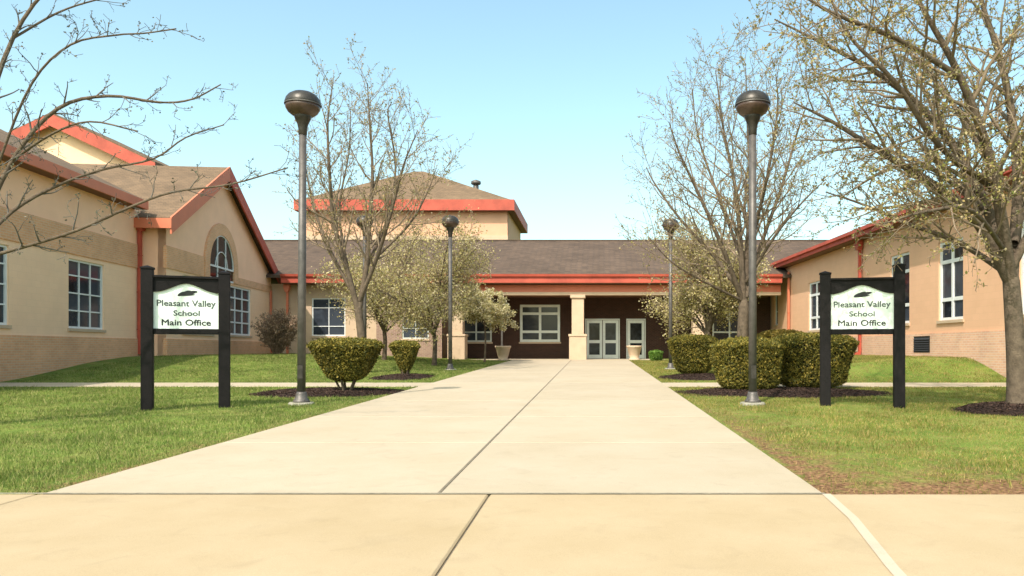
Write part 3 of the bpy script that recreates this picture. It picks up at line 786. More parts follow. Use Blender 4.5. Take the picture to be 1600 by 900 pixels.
# ------------------------------------------------------------------ lamps
def make_lamp(x, y, h=6.0):
    z = gz(x, y)
    r = empty('street_lamp', (x, y, z))
    m = MB(); m.lathe((x, y, z-0.1), [(0.24, 0), (0.24, 0.12), (0.22, 0.145), (0, 0.145)], 28, cap=False); m.build('footing', M['foot'], r)
    m = MB(); m.lathe((x, y, z+0.045), [(0.155, 0), (0.155, 0.03), (0.12, 0.05), (0.10, 0.16), (0.085, 0.2)], 24); b = m.build('base_flange', M['pole'], r)
    for k in range(4):
        a = math.pi/4 + k*math.pi/2; q = MB(); q.lathe((x+0.13*math.cos(a), y+0.13*math.sin(a), z+0.075), [(0.016, 0), (0.016, 0.035), (0.008, 0.04)], 6); q.build('bolt', M['pole'], b)
    m = MB(); m.lathe((x, y, z), [(0.078, 0.25), (0.074, 2.5), (0.068, h-0.83)], 24); m.build('pole', M['pole'], r)
    m = MB(); m.lathe((x, y, z), [(0.070, h-0.84), (0.078, h-0.83), (0.082, h-0.72), (0.10, h-0.63), (0.14, h-0.54), (0.165, h-0.475), (0.16, h-0.46)], 24); m.build('collar', M['cap'], r)
    prof = [(0.13, h-0.49), (0.20, h-0.46), (0.27, h-0.405), (0.315, h-0.33), (0.328, h-0.26)]
    m = MB(); m.lathe((x, y, z), prof, 32); hd = m.build('lamp_bowl', M['lens'], r)
    prof = [(0.334, h-0.265), (0.333, h-0.22), (0.31, h-0.145), (0.26, h-0.08), (0.18, h-0.03), (0.09, h-0.006), (0.02, h)]
    m = MB(); m.lathe((x, y, z), prof, 32); cp = m.build('lamp_dome', M['cap'], r)
    m = MB(); m.lathe((x, y, z), [(0.336, h-0.272), (0.341, h-0.26), (0.336, h-0.248)], 32, cap=False); m.build('rim', M['pole'], cp)
    m = MB(); m.fbox(Frame(x, y, 1, 0, 0, -1), -0.05, 0.05, 0.06, 0.082, z+0.5-0.0, z+0.75); m.build('access_cover', M['cap'], r)
    return r
lamps = [(-5.62, 14.72, 'tall grey lamp post beside the left sign, nearest on the left of the walkway'),
         (3.03, 14.72, 'tall grey lamp post in front of the right hedges, nearest on the right'),
         (-5.60, 29.8, 'distant lamp post on the left lawn close to the porch'),
         (3.03, 30.6, 'distant lamp post right of the walkway before the pale blossom tree'),
         (-9.28, 31.0, 'distant lamp post half hidden in the tall bare tree on the left')]
l0 = make_lamp(lamps[0][0], lamps[0][1])
for i, (x, y, lb) in enumerate(lamps):
    o = l0 if i == 0 else copy_tree(l0)
    o.location = (x, y, gz(x, y)); tag(o, lb, 'lamp post', 'lamp posts lining the walkway')
for o in (l0,): o.rotation_euler.y = math.radians(0.3)

# ------------------------------------------------------------------ signs
def text_mesh(s, size, xscale=1.0):
    cu = bpy.data.curves.new('lettering', 'FONT'); cu.body = s; cu.size = size; cu.align_x = 'CENTER'; cu.extrude = 0.002
    cu.resolution_u = 3
    ob = bpy.data.objects.new('tmp', cu); COL.objects.link(ob)
    dg = bpy.context.evaluated_depsgraph_get(); dg.update()
    me = bpy.data.meshes.new_from_object(ob.evaluated_get(dg))
    bpy.data.objects.remove(ob); me.name = 'lettering'
    bm = bmesh.new()
    for dx, dy in ((-0.0028, 0), (0.0028, 0), (0, 0.003), (0, -0.003)):    # heavier strokes
        k0 = len(bm.verts); bm.from_mesh(me); bm.verts.ensure_lookup_table()
        for v in list(bm.verts)[k0:]: v.co.x += dx; v.co.y += dy; v.co.z += 0.00012*(k0 > 0)*(1 + k0/max(1, len(me.vertices)))
    me2 = bpy.data.meshes.new('lettering'); bm.to_mesh(me2); bm.free(); me = me2
    n = len(me.vertices); co = np.zeros(n*3, np.float32); me.vertices.foreach_get('co', co); co = co.reshape(-1, 3)
    return me, co
def sign(xa, ya, xb, yb, h1, h2, label):
    cx, cy = (xa+xb)/2, (ya+yb)/2; z = gz(cx, cy)
    root = empty('notice_sign', (cx, cy, z), label, 'sign', 'signs flanking the walkway')
    ux, uy = xb-xa, yb-ya; W = math.hypot(ux, uy); h1 += 0.03; h2 += 0.03
    S = Frame(cx, cy, ux, uy, uy, -ux)
    hw = W/2; pw = 0.095
    for s, hh in ((-1, h1), (1, h2)):
        m = MB(); m.fbox(S, s*hw-pw, s*hw+pw, -pw, pw, z-0.3, z+hh); p = m.build('post', M['black'], root, bevel=0.008)
        m = MB(); m.fbox(S, s*hw-pw-0.012, s*hw+pw+0.012, -pw-0.012, pw+0.012, z+hh+0.001, z+hh+0.03)
        i = len(m.v); m.v += [tuple(S.p(s*hw-pw, pw, z+hh+0.03)), tuple(S.p(s*hw+pw, pw, z+hh+0.03)), tuple(S.p(s*hw+pw, -pw, z+hh+0.03)), tuple(S.p(s*hw-pw, -pw, z+hh+0.03)), tuple(S.p(s*hw, 0, z+hh+0.07))]
        m.f += [(i,i+1,i+4),(i+1,i+2,i+4),(i+2,i+3,i+4),(i+3,i,i+4)]
        m.build('post_cap', M['black'], p)
    i0 = hw - pw
    zp0, zs, zc = z+1.44, z+2.07, z+2.23     # panel bottom, shoulder, crown
    m = MB(); m.fbox(S, -i0, i0, -0.05, 0.05, zp0-0.10, zp0); m.build('bottom_rail', M['black'], root, bevel=0.006)
    def arc(a):   # flat shoulders, raised crown
        t = min(1, abs(a)/(i0*0.98)); return zs + (zc-zs)*(0.5+0.5*math.cos(math.pi*t**0.9))
    n = 24; aa = [-i0 + 2*i0*k/n for k in range(n+1)]
    m = MB()
    for k in range(n):
        m.prism(S, [(aa[k], arc(aa[k])+0.02), (aa[k+1], arc(aa[k+1])+0.02), (aa[k+1], z+2.34), (aa[k], z+2.34)], -0.05, 0.05)
    m.build('header_board', M['black'], root)
    m = MB(); m.fbox(S, -i0-0.0, i0+0.0, -0.085, 0.085, z+2.341, z+2.385); m.build('top_rail', M['black'], root, bevel=0.006)
    m = MB(); m.prism(S, [(-i0, zp0), (i0, zp0)] + [(a, arc(a)+0.022) for a in aa[::-1]], -0.02, 0.02)
    pn = m.build('sign_panel', M['panel'], root)
    # thin moulding lines
    for txt, size, zz, wid, mt in (('Pleasant Valley', 0.155, zp0+0.405, 0.93, 'ink'), ('School', 0.135, zp0+0.235, 0.42, 'ink'), ('Main Office', 0.15, zp0+0.062, 0.78, 'inkdark')):
        me, co = text_mesh(txt, size)
        w0 = co[:, 0].max() - co[:, 0].min(); cxm = (co[:, 0].max() + co[:, 0].min())/2; sc = wid*(i0/0.515)/w0
        out = np.zeros_like(co)
        for k in range(3 if False else len(co)):
            p = S.p((co[k, 0]-cxm)*sc, 0.0225+co[k, 2], zz+co[k, 1]); out[k] = (p.x-cx, p.y-cy, p.z-z)
        me.vertices.foreach_set('co', out.ravel()); me.materials.clear(); me.materials.append(M[mt]); me.update()
        link('lettering', me, pn)
    # dark emblem: leaning strokes over a curved base
    for k, (ea, ez_, rx, rz, rot) in enumerate([(-0.075, 0.625, 0.075, 0.030, 0.45), (0.0, 0.645, 0.085, 0.036, 0.35), (0.085, 0.652, 0.07, 0.030, 0.3), (0.0, 0.605, 0.14, 0.014, 0.08), (0.14, 0.668, 0.035, 0.018, 0.1)]):
        m = MB(); pts = []
        for q in range(16):
            t = 2*math.pi*q/16; a = rx*math.cos(t); b = rz*math.sin(t)
            pts.append((ea + a*math.cos(rot) - b*math.sin(rot), zp0 + ez_ + a*math.sin(rot) + b*math.cos(rot)))
        m.prism(S, pts, 0.0205, 0.0235+0.0006*k); m.build('emblem', M['inkdark'], pn)
    return root
sign(-7.90, 13.57, -6.77, 14.05, 2.46, 2.41, 'black framed white sign on the left lawn between two posts')
sign(4.31, 14.35, 5.57, 14.05, 2.43, 2.55, 'black framed white sign on the right lawn in front of the long hedge')

# ------------------------------------------------------------------ trees
class Tree:
    def __init__(s, seed): s.r = np.random.default_rng(seed); s.br = []; s.tips = []
    def grow(s, p, d, L, r0, lvl, P):
        n = P['seg'][lvl]; rr = s.r
        pts = [np.array(p, float)]; d = np.array(d, float); d /= np.linalg.norm(d)
        for k in range(n):
            d = d + rr.normal(0, P['wob'][lvl], 3); d[2] += P['up'][lvl]; d /= np.linalg.norm(d)
            pts.append(pts[-1] + d*L/n)
        pts = np.array(pts); rad = np.linspace(r0, max(r0*0.35, P['rmin']), n+1)
        s.add(pts, rad, lvl, P)
    def add(s, pts, rad, lvl, P):
        s.br.append((pts, rad, lvl)); rr = s.r
        if lvl >= P['maxl']: s.tips.append(pts); return
        if lvl == P['maxl']-1: s.tips.append(pts)
        seg = np.linalg.norm(np.diff(pts, axis=0), axis=1); L = seg.sum(); cum = np.concatenate([[0], np.cumsum(seg)])
        nc = max(2, int(L * P['dens'][lvl+1]))
        ang = rr.uniform(0, 6.28)
        for k in range(nc):
            t = P['t0'][lvl] + (1 - P['t0'][lvl])*(k + rr.uniform(0, 1))/nc; t = min(t, 0.995)
            q = t*L; i = min(len(seg)-1, np.searchsorted(cum, q, side='right')-1); f = (q-cum[i])/seg[i]
            p = pts[i] + (pts[i+1]-pts[i])*f; ax = (pts[i+1]-pts[i])/seg[i]
            ang += 2.4 + rr.normal(0, 0.4)
            o = np.cross(ax, [0.3, 0.2, 1.0] if abs(ax[2]) < 0.9 else [1, 0, 0]); o /= np.linalg.norm(o); o2 = np.cross(ax, o)
            side_ = o*math.cos(ang) + o2*math.sin(ang)
            th = math.radians(P['ang'][lvl+1] + rr.normal(0, 9))
            d = ax*math.cos(th) + side_*math.sin(th)
            Lc = P['len'][lvl+1]*rr.uniform(0.55, 1.25)*(1.15 - P['taper']*t)
            if lvl+1 <= 2: Lc = min(Lc, max(0.25, (L if lvl > 0 else 99)*0.75))
            rc = (rad[i] + (rad[i+1]-rad[i])*f)*P['rr'][lvl+1]
            s.grow(p, d, Lc, max(rc, P['rmin']), lvl+1, P)
    def mesh(s, lv0, lv1, sides):
        Vs = []; Fs = []; base = 0
        for pts, rad, lvl in s.br:
            if not (lv0 <= lvl <= lv1): continue
            k = sides[lvl]; n = len(pts)
            tg = np.gradient(pts, axis=0); tg /= np.linalg.norm(tg, axis=1)[:, None] + 1e-9
            ref = np.array([0.0, 0, 1]) if abs(tg[0, 2]) < 0.85 else np.array([1.0, 0, 0])
            a = np.cross(tg, ref); a /= np.linalg.norm(a, axis=1)[:, None] + 1e-9; b = np.cross(tg, a)
            th = np.arange(k)*2*math.pi/k
            ring = pts[:, None, :] + rad[:, None, None]*(a[:, None, :]*np.cos(th)[None, :, None] + b[:, None, :]*np.sin(th)[None, :, None])
            Vs.append(ring.reshape(-1, 3))
            i = np.arange(n-1)[:, None]*k; j = np.arange(k)[None, :]; j2 = (j+1) % k
            q = np.stack([i+j, i+j2, i+k+j2, i+k+j], -1).reshape(-1, 4) + base
            Fs.append(q); base += n*k
        return np.concatenate(Vs), np.concatenate(Fs)
    def leaves(s, per_m, size, spread, lump=1):
        P = []; rr = s.r
        for pts in s.tips:
            L = np.linalg.norm(pts[-1]-pts[0]); n = rr.poisson(per_m*L)
            if n == 0: continue
            t = rr.uniform(0.15, 1, n)*(len(pts)-1); i = np.minimum(t.astype(int), len(pts)-2); f = (t-i)[:, None]
            P.append(pts[i]*(1-f) + pts[i+1]*f)
        P = np.concatenate(P); P = np.repeat(P, lump, axis=0)
        P = P + rr.normal(0, spread, P.shape)
        return quads(P, size, rr)

def quads(P, size, rr, aspect=0.7, jitter=0.35):
    n = len(P); u = rr.normal(size=(n, 3)); u /= np.linalg.norm(u, axis=1)[:, None]
    v = rr.normal(size=(n, 3)); v -= (v*u).sum(1)[:, None]*u; v /= np.linalg.norm(v, axis=1)[:, None]
    s = size*rr.uniform(1-jitter, 1+jitter, n)[:, None]
    V = np.stack([P-u*s, P-v*s*aspect, P+u*s, P+v*s*aspect], 1).reshape(-1, 3)
    Fq = np.arange(n*4).reshape(n, 4)
    return V, Fq

BASE = dict(seg=[6, 7, 5, 4, 3, 2], wob=[0.04, 0.07, 0.11, 0.15, 0.2, 0.2], up=[0.05, 0.07, 0.07, 0.06, 0.03, 0.0], dens=[0, 2.6, 2.4, 4.5, 6.5, 6],
            t0=[0.45, 0.18, 0.15, 0.1, 0.1], ang=[0, 32, 38, 42, 45, 45], len=[0, 4.5, 2.0, 0.85, 0.32, 0.1], rr=[1, 0.6, 0.55, 0.55, 0.6, 0.6], rmin=0.006, taper=0.45, maxl=4)

def finish_tree(T, name, loc, label, group, twigmat, leafmat, leafargs, maxl, leafname='blossom', barkmat=None, thick=None):
    r = empty(name, loc, label, 'tree', group)
    sides = [12, 8, 5, 3, 3, 3]
    V, Fq = T.mesh(0, 1, sides); arrays_obj('trunk', V, Fq, barkmat or M['bark'], r, smooth=True)
    V, Fq = T.mesh(2, maxl, sides); o = arrays_obj('crown', V, Fq, twigmat, r, smooth=True); o['kind'] = 'stuff'
    if leafmat:
        V, Fq = T.leaves(*leafargs); o = arrays_obj(leafname, V, Fq, leafmat, r); o['kind'] = 'stuff'
    print(name, len(T.br), 'branches')
    return r

def spline(pts, n):
    """Catmull-Rom through points"""
    P = np.array(pts, float); P = np.vstack([2*P[0]-P[1], P, 2*P[-1]-P[-2]]); out = []
    for i in range(1, len(P)-2):
        for k in range(n):
            t = k/n
            out.append(0.5*((2*P[i]) + (-P[i-1]+P[i+1])*t + (2*P[i-1]-5*P[i]+4*P[i+1]-P[i+2])*t*t + (-P[i-1]+3*P[i]-3*P[i+1]+P[i+2])*t**3))
    out.append(P[-2]); return np.array(out)

def limb(T, pts, r0, r1, P, n=4, lvl=1):
    q = spline(pts, n); T.add(q, np.linspace(r0, r1, len(q)), lvl, P)

def trunk_only(T, pts, r0, r1, n=4):
    q = spline(pts, n); rad = np.linspace(r0, r1, len(q)); rad[0] *= 1.35; rad[1] *= 1.08
    d = q[-1] - q[-2]; d /= np.linalg.norm(d)          # close the fork between the limbs
    q = np.vstack([q, q[-1]+d*r1*0.9, q[-1]+d*r1*1.7, q[-1]+d*r1*2.2]); rad = np.concatenate([rad, [r1*0.86, r1*0.5, r1*0.04]])
    T.br.append((q, rad, 0))

def pxl(seq, Y0):
    """[(px,py,dY)] -> world points"""
    return [tuple(at(a, b, Y0 + c)) for a, b, c in seq]

# 1: tall bare tree behind the left bushes
Y = 26.4; bx = xat(566, Y); bz = gz(bx, Y)
T = Tree(3); P = dict(BASE); P.update(maxl=4, rmin=0.0062, len=[0, 4.5, 1.7, 0.8, 0.34, 0.1], dens=[0, 2.6, 2.7, 4.2, 5.0, 6], up=[0.05, 0.1, 0.11, 0.08, 0.03, 0])
trunk_only(T, [(bx, Y, bz-0.15), tuple(at(566, 540, Y)), tuple(at(560, 485, Y))], 0.16, 0.13)
limb(T, pxl([(560, 487, 0), (545, 430, -.1), (522, 350, -.3), (515, 270, -.5), (512, 190, -.5), (520, 130, -.4)], Y), 0.11, 0.015, P)
limb(T, pxl([(560, 487, 0), (572, 420, .2), (578, 340, .4), (582, 270, .5), (578, 200, .6), (574, 130, .7)], Y), 0.11, 0.015, P)
limb(T, pxl([(562, 470, 0), (590, 400, -.4), (612, 330, -1.0), (630, 260, -1.4), (652, 205, -1.6)], Y), 0.08, 0.014, P)
limb(T, pxl([(556, 465, 0), (520, 400, .6), (492, 330, 1.2), (478, 265, 1.6), (470, 220, 1.6)], Y), 0.07, 0.013, P)
limb(T, pxl([(572, 420, .2), (606, 340, 1.0), (618, 260, 1.5), (606, 180, 1.7), (612, 160, 1.8)], Y), 0.06, 0.013, P)
limb(T, pxl([(545, 430, 0), (530, 330, 1.2), (545, 240, 1.8), (548, 170, 2.0)], Y), 0.055, 0.013, P)
limb(T, pxl([(590, 400, -.2), (640, 350, .4), (668, 300, .7), (682, 262, 1.0)], Y), 0.05, 0.012, P)
finish_tree(T, 'bare_tree', (bx, Y, bz), 'tall bare twiggy tree behind the left bush and in front of the peach hall', 'trees on the lawns', M['twig'], M['buds'], (9, 0.03, 0.03), 4, 'buds')

# 2: low pale-blossom tree left of the porch
Y = 33.5; bx = xat(690, Y); bz = gz(bx, Y)
def blossom_tree(seed, bx, Y, h, spread, n, label, fork=1.4, leaf=(26, 0.045, 0.06, 1), low=0.0, leafmat='blossom', trunk_r=0.11):
    bz = gz(bx, Y); T = Tree(seed); P = dict(BASE)
    P.update(maxl=4, rmin=0.008, len=[0, 3, 1.35, 0.7, 0.3, 0.1], dens=[0, 2.6, 3.4, 4.8, 5, 6], up=[0.05, 0.0, 0.02, 0.02, 0.0, 0], ang=[0, 45, 50, 50, 50, 45])
    trunk_only(T, [(bx, Y, bz-0.15), (bx+0.05, Y, bz+fork*0.6), (bx, Y+0.05, bz+fork)], trunk_r, trunk_r*0.8)
    for k in range(n):
        a = 2.4*k + seed; e = 0.25 + 0.75*((k*0.618) % 1)
        rr_ = spread*(1.05 - 0.45*e); zt_ = fork + (h-fork)*(low + (1-low)*e)
        x1, y1 = bx + rr_*math.cos(a), Y + rr_*math.sin(a)
        limb(T, [(bx, Y+0.05, bz+fork*(0.85+0.15*e)), (bx+(x1-bx)*.35, Y+(y1-Y)*.35, bz+fork+(zt_-fork)*.5), (bx+(x1-bx)*.75, Y+(y1-Y)*.75, bz+fork+(zt_-fork)*.85), (x1, y1, bz+zt_)], trunk_r*0.45, 0.012, P)
    return finish_tree(T, 'blossom_tree', (bx, Y, bz), label, 'trees on the lawns', M['twig'], M[leafmat], leaf, 4)
blossom_tree(5, xat(678, 33.5), 33.5, 5.9, 2.9, 15, 'low spreading tree with pale buds left of the porch, in front of the brown roof', leaf=(18, 0.042, 0.15, 1), leafmat='olive')
blossom_tree(6, xat(600, 36.0), 36.0, 6.2, 2.7, 13, 'low spreading tree with olive buds behind the tall bare tree, left of its paler neighbour', leaf=(16, 0.042, 0.15, 1), leafmat='olive')
blossom_tree(9, xat(1106, 33.0), 33.0, 6.0, 2.3, 14, 'low rounded tree with cream buds right of the porch behind the hedges', leaf=(24, 0.042, 0.15, 1), leafmat='olive')
blossom_tree(14, xat(757, 38.5), 38.5, 3.3, 0.95, 7, 'small umbrella-shaped tree with whitish blossom just left of the porch opening', fork=1.9, leaf=(130, 0.045, 0.08, 1), trunk_r=0.05, low=0.1)

# 3: tall bare tree behind the right hedge
Y = 24.0; bx = xat(1160, Y); bz = gz(bx, Y)
T = Tree(21); P = dict(BASE); P.update(maxl=4, rmin=0.0058, len=[0, 4.5, 1.9, 0.85, 0.34, 0.1], dens=[0, 2.6, 2.9, 4.3, 5.0, 6], up=[0.05, 0.08, 0.09, 0.07, 0.03, 0])
trunk_only(T, [(bx, Y, bz-0.15), tuple(at(1160, 530, Y)), tuple(at(1162, 480, Y))], 0.19, 0.16)
for seq, r in (([(1162, 484, 0), (1158, 400, 0), (1150, 300, .2), (1130, 200, .3), (1118, 110, .3)], .11),
               ([(1162, 484, 0), (1168, 390, .3), (1172, 290, .6), (1168, 190, .9), (1165, 105, 1.0)], .11),
               ([(1160, 470, 0), (1130, 390, -.6), (1095, 310, -1.0), (1062, 240, -1.3), (1045, 190, -1.4)], .085),
               ([(1160, 460, 0), (1115, 400, .6), (1065, 345, 1.0), (1025, 290, 1.3), (1010, 262, 1.4)], .07),
               ([(1165, 465, 0), (1190, 380, .5), (1222, 290, .9), (1245, 210, 1.0), (1262, 160, 1.0)], .08),
               ([(1166, 440, 0), (1210, 370, -.8), (1250, 320, -1.2), (1290, 280, -1.5)], .06),
               ([(1158, 400, 0), (1120, 300, 1.4), (1090, 210, 2.0), (1082, 140, 2.2)], .06),
               ([(1172, 390, 0), (1200, 270, -1.4), (1215, 170, -1.8), (1212, 115, -2.0)], .06),
               ([(1160, 470, 0), (1100, 440, -1.0), (1050, 410, -1.6), (1015, 372, -1.8)], .05)):
    limb(T, pxl(seq, Y), r, 0.013, P)
finish_tree(T, 'bare_tree', (bx, Y, bz), 'tall bare fan-shaped tree behind the hedges on the right of the walkway', 'trees on the lawns', M['twig'], M['buds'], (8, 0.026, 0.03), 4, 'buds')

# 4: large near tree at the right edge
Y = 13.3; bx = xat(1590, Y); bz = gz(bx, Y)
T = Tree(33); P = dict(BASE); P.update(maxl=4, rmin=0.0042, len=[0, 4, 1.5, 0.72, 0.26, 0.1], dens=[0, 2.6, 3.3, 5.2, 6.5, 6], up=[0.05, 0.04, 0.04, 0.03, 0.0, 0], ang=[0, 40, 42, 48, 50, 45])
trunk_only(T, [(bx, Y, bz-0.15), tuple(at(1588, 560, Y)), tuple(at(1580, 440, Y))], 0.18, 0.135)
for seq, r in (([(1580, 442, 0), (1530, 350, -.2), (1460, 290, -.4), (1380, 240, -.6), (1300, 190, -.6), (1240, 160, -.6)], .115),
               ([(1580, 440, 0), (1540, 320, .3), (1470, 200, .4), (1380, 120, .3), (1290, 70, .2), (1210, 30, .2)], .112),
               ([(1580, 440, 0), (1550, 260, -.6), (1500, 120, -1.0), (1440, 10, -1.2), (1390, -90, -1.3)], .112),
               ([(1580, 440, 0), (1590, 280, .5), (1570, 120, .8), (1530, -10, .8), (1500, -140, .8)], .115),
               ([(1578, 430, 0), (1500, 380, .6), (1420, 350, 1.0), (1350, 320, 1.2), (1290, 300, 1.2)], .06),
               ([(1540, 330, 0), (1450, 260, 1.2), (1360, 230, 1.8), (1280, 240, 2.0)], .05),
               ([(1560, 280, .4), (1480, 150, 1.8), (1400, 60, 2.2), (1320, -20, 2.4)], .06),
               ([(1560, 300, 0), (1470, 230, -1.2), (1400, 130, -1.8), (1330, 60, -2.0), (1290, -20, -2.0)], .06),
               ([(1580, 420, 0), (1640, 300, -.2), (1700, 180, -.2), (1740, 60, 0)], .08),
               ([(1575, 400, 0), (1520, 330, -1.4), (1450, 330, -2.0), (1380, 350, -2.2)], .045),
               ([(1585, 380, 0), (1620, 220, 1.6), (1640, 60, 2.0), (1650, -60, 2.0)], .07),
               ([(1500, 120, -1.0), (1400, 60, -1.6), (1300, 20, -2.0), (1220, -30, -2.0)], .05)):
    limb(T, pxl(seq, Y), r, 0.012, P)
finish_tree(T, 'budding_tree', (bx, Y, bz), 'large near tree with olive spring buds at the right edge, beside the right sign', 'trees on the lawns', M['twig'], M['buds'], (17, 0.024, 0.022), 4, 'buds')

# 5: near tree at the left edge, only its branch ends reach into view
Y = 11.0; bx = xat(-60, Y); bz = gz(bx, Y)
T = Tree(41); P = dict(BASE); P.update(maxl=4, rmin=0.0035, len=[0, 3, 0.42, 0.24, 0.12, 0.1], dens=[0, 2.6, 3.6, 6.0, 7, 6], up=[0.05, 0.04, 0.05, 0.04, 0.0, 0], ang=[0, 40, 38, 45, 50, 45])
trunk_only(T, [(bx, Y, bz-0.15), tuple(at(-60, 500, Y)), tuple(at(-50, 400, Y))], 0.17, 0.14)
for seq, r in (([(-50, 402, 0), (20, 250, .2), (90, 170, .3), (168, 150, .4), (250, 160, .5), (300, 155, .5), (345, 132, .5)], .035),
               ([(-50, 402, 0), (0, 250, -.4), (50, 130, -.6), (110, 70, -.7), (180, 55, -.8), (225, 52, -.8), (275, 45, -.9)], .018),
               ([(-50, 402, 0), (20, 330, .6), (90, 290, .9), (160, 265, 1.0), (240, 248, 1.1), (290, 215, 1.2), (350, 195, 1.2)], .028),
               ([(-50, 410, 0), (40, 385, -.4), (120, 360, -.6), (200, 325, -.6), (270, 300, -.6), (360, 288, -.6), (450, 262, -.6)], .028),
               ([(-50, 402, 0), (-30, 220, 0), (20, 60, .2), (90, -30, .3), (170, -50, .4)], .045),
               ([(20, 60, .2), (90, 20, .6), (150, 0, .8), (215, -12, .9)], .018),
               ([(-60, 402, 0), (-140, 250, 0), (-200, 100, 0), (-230, -60, 0)], .08),
               ([(-55, 402, 0), (-80, 220, 1), (-60, 60, 1.4), (-40, -80, 1.6)], .08),
               ([(20, 250, .2), (80, 210, -.8), (140, 190, -1.1), (215, 205, -1.3)], .018)):
    limb(T, pxl(seq, Y), r, 0.009, P)
finish_tree(T, 'bare_tree', (bx, Y, bz), 'near bare tree at the left edge whose thin branches reach over the gabled roof', 'trees on the lawns', M['twigdark'], M['budsd'], (16, 0.016, 0.02), 4, 'buds')

# ------------------------------------------------------------------ hedges and shrubs
def bush(name, cx, cy, w_, d_, h, foot, flare, label, leafmat='hedge', n=16000, cat='bush', leaf=0.028, group='clipped evergreen bushes along the walkway', power=3.2, seed=1, gaps=0.0, stems=5):
    """clipped bush: superellipse plan, narrower foot than top when flare<1"""
    z = gz(cx, cy); root = empty(name, (cx, cy, z), label, cat, group)
    rr = np.random.default_rng(seed)
    def R(t):   # t 0 foot .. 1 top; half width factor
        side_ = flare + (1-flare)*np.power(np.clip(t/0.9, 0, 1), 0.85)
        topr = np.power(np.clip(1 - np.power(np.clip((t-0.72)/0.28, 0, 1), power), 0, 1), 1/power)
        botr = np.power(np.clip(1 - np.power(np.clip((0.16-t)/0.16, 0, 1), 2.5), 0.02, 1), 1/2.5)
        return side_*topr*botr
    def plan(th): 
        c_, s_ = np.abs(np.cos(th)), np.abs(np.sin(th)); return 1/np.power(c_**2.6 + s_**2.6, 1/2.6)
    def lump(th, t): return 1 + 0.045*np.sin(3*th + seed) * np.sin(5*t + seed) + 0.03*np.sin(7*th + 2*seed + 4*t) + 0.022*np.sin(13*th + 9*t)
    # core
    nt_, nh = 22, 12; V = []; 
    for j in range(nh+1):
        t = j/nh
        for k in range(nt_):
            th = 2*math.pi*k/nt_; q = float(R(np.array(t))*plan(np.array(th))*lump(th, t))*0.86
            V.append((cx + w_/2*q*math.cos(th), cy + d_/2*q*math.sin(th), z + foot + (h-foot)*(0.03+0.92*t)))
    V.append((cx, cy, z+h*0.95)); Fs = []
    for j in range(nh):
        for k in range(nt_):
            m2 = (k+1) % nt_; Fs.append((j*nt_+k, j*nt_+m2, (j+1)*nt_+m2, (j+1)*nt_+k))
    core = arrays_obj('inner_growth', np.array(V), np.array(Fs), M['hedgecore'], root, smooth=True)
    # leaf shell
    t = rr.uniform(0, 1, n); ntop = int(n*0.38)
    th = rr.uniform(0, 2*math.pi, n)
    dep = 1 - np.abs(rr.normal(0, 0.055, n)) + rr.normal(0, 0.012, n)
    dep = np.where(rr.uniform(0, 1, n) < 0.04, dep + rr.uniform(0, 0.06, n), dep)
    q = R(t)*plan(th)*lump(th, t)*dep
    P_ = np.stack([cx + w_/2*q*np.cos(th), cy + d_/2*q*np.sin(th), z + foot + (h-foot)*t + rr.normal(0, 0.012, n)], 1)
    # top cap
    th2 = rr.uniform(0, 2*math.pi, ntop); rad = np.sqrt(rr.uniform(0, 1, ntop))
    # invert profile: height where R equals rad (upper part)
    ts = np.linspace(0.85, 1, 60); Rs = R(ts)
    tt = np.interp(-rad, -Rs, ts)
    q2 = rad*plan(th2)*lump(th2, tt)
    und = 0.02*np.sin(9*q2*np.cos(th2)*w_) * np.sin(7*q2*np.sin(th2)*d_ + seed)
    P2 = np.stack([cx + w_/2*q2*np.cos(th2), cy + d_/2*q2*np.sin(th2), z + foot + (h-foot)*tt - np.abs(rr.normal(0, 0.03, ntop)) + rr.exponential(0.010, ntop) + und], 1)
    V, Fq = quads(np.concatenate([P_, P2]), leaf, rr, 0.45)
    o = arrays_obj('foliage', V, Fq, M[leafmat], root); o['kind'] = 'stuff'
    m = MB()
    for k in range(stems):
        a = 2*math.pi*k/stems + seed; x0, y0 = cx + 0.06*math.cos(a), cy + 0.06*math.sin(a)
        x1, y1 = cx + w_*0.22*math.cos(a), cy + d_*0.22*math.sin(a)
        mbv = [(x0, y0, z-0.08, 0.035), (x1, y1, z+foot+0.3*(h-foot), 0.022)]
        i = len(m.v)
        for (x, y, zz, r) in mbv:
            for j in range(6): m.v.append((x + r*math.cos(j*1.047), y + r*math.sin(j*1.047), zz))
        for j in range(6): m.f.append((i+j, i+(j+1) % 6, i+6+(j+1) % 6, i+6+j))
    m.build('stems', M['bark'], root)
    return root

def bpx(px, Y): return xat(px, Y)
bush('clipped_bush', bpx(541, 17.6), 17.6, 1.66, 1.3, 1.24, 0.30, 0.42, 'broad clipped bush flaring to a flat top, on mulch behind the left lamp post', seed=2, n=22000)
bush('clipped_bush', bpx(633, 25.3), 25.3, 0.98, 0.95, 1.14, 0.12, 0.22, 'small wedge-shaped clipped bush between the broad left bush and the walkway', seed=3, n=10000, leaf=0.032)
bush('clipped_bush', bpx(1083, 25.6), 25.6, 1.66, 1.4, 1.32, 0.06, 0.62, 'square-topped clipped bush on the far side of the right path', seed=4, n=15000, leaf=0.032)
bush('clipped_bush', bpx(1168, 18.2), 18.2, 1.75, 1.35, 1.26, 0.04, 0.74, 'rounded clipped bush directly behind the right lamp post', seed=5, n=24000, power=2.4)
bush('clipped_hedge', bpx(1268, 18.9), 18.9, 2.15, 1.3, 1.36, 0.05, 0.72, 'long clipped hedge block behind the left post of the right sign', seed=6, n=26000, cat='hedge', power=3.0)
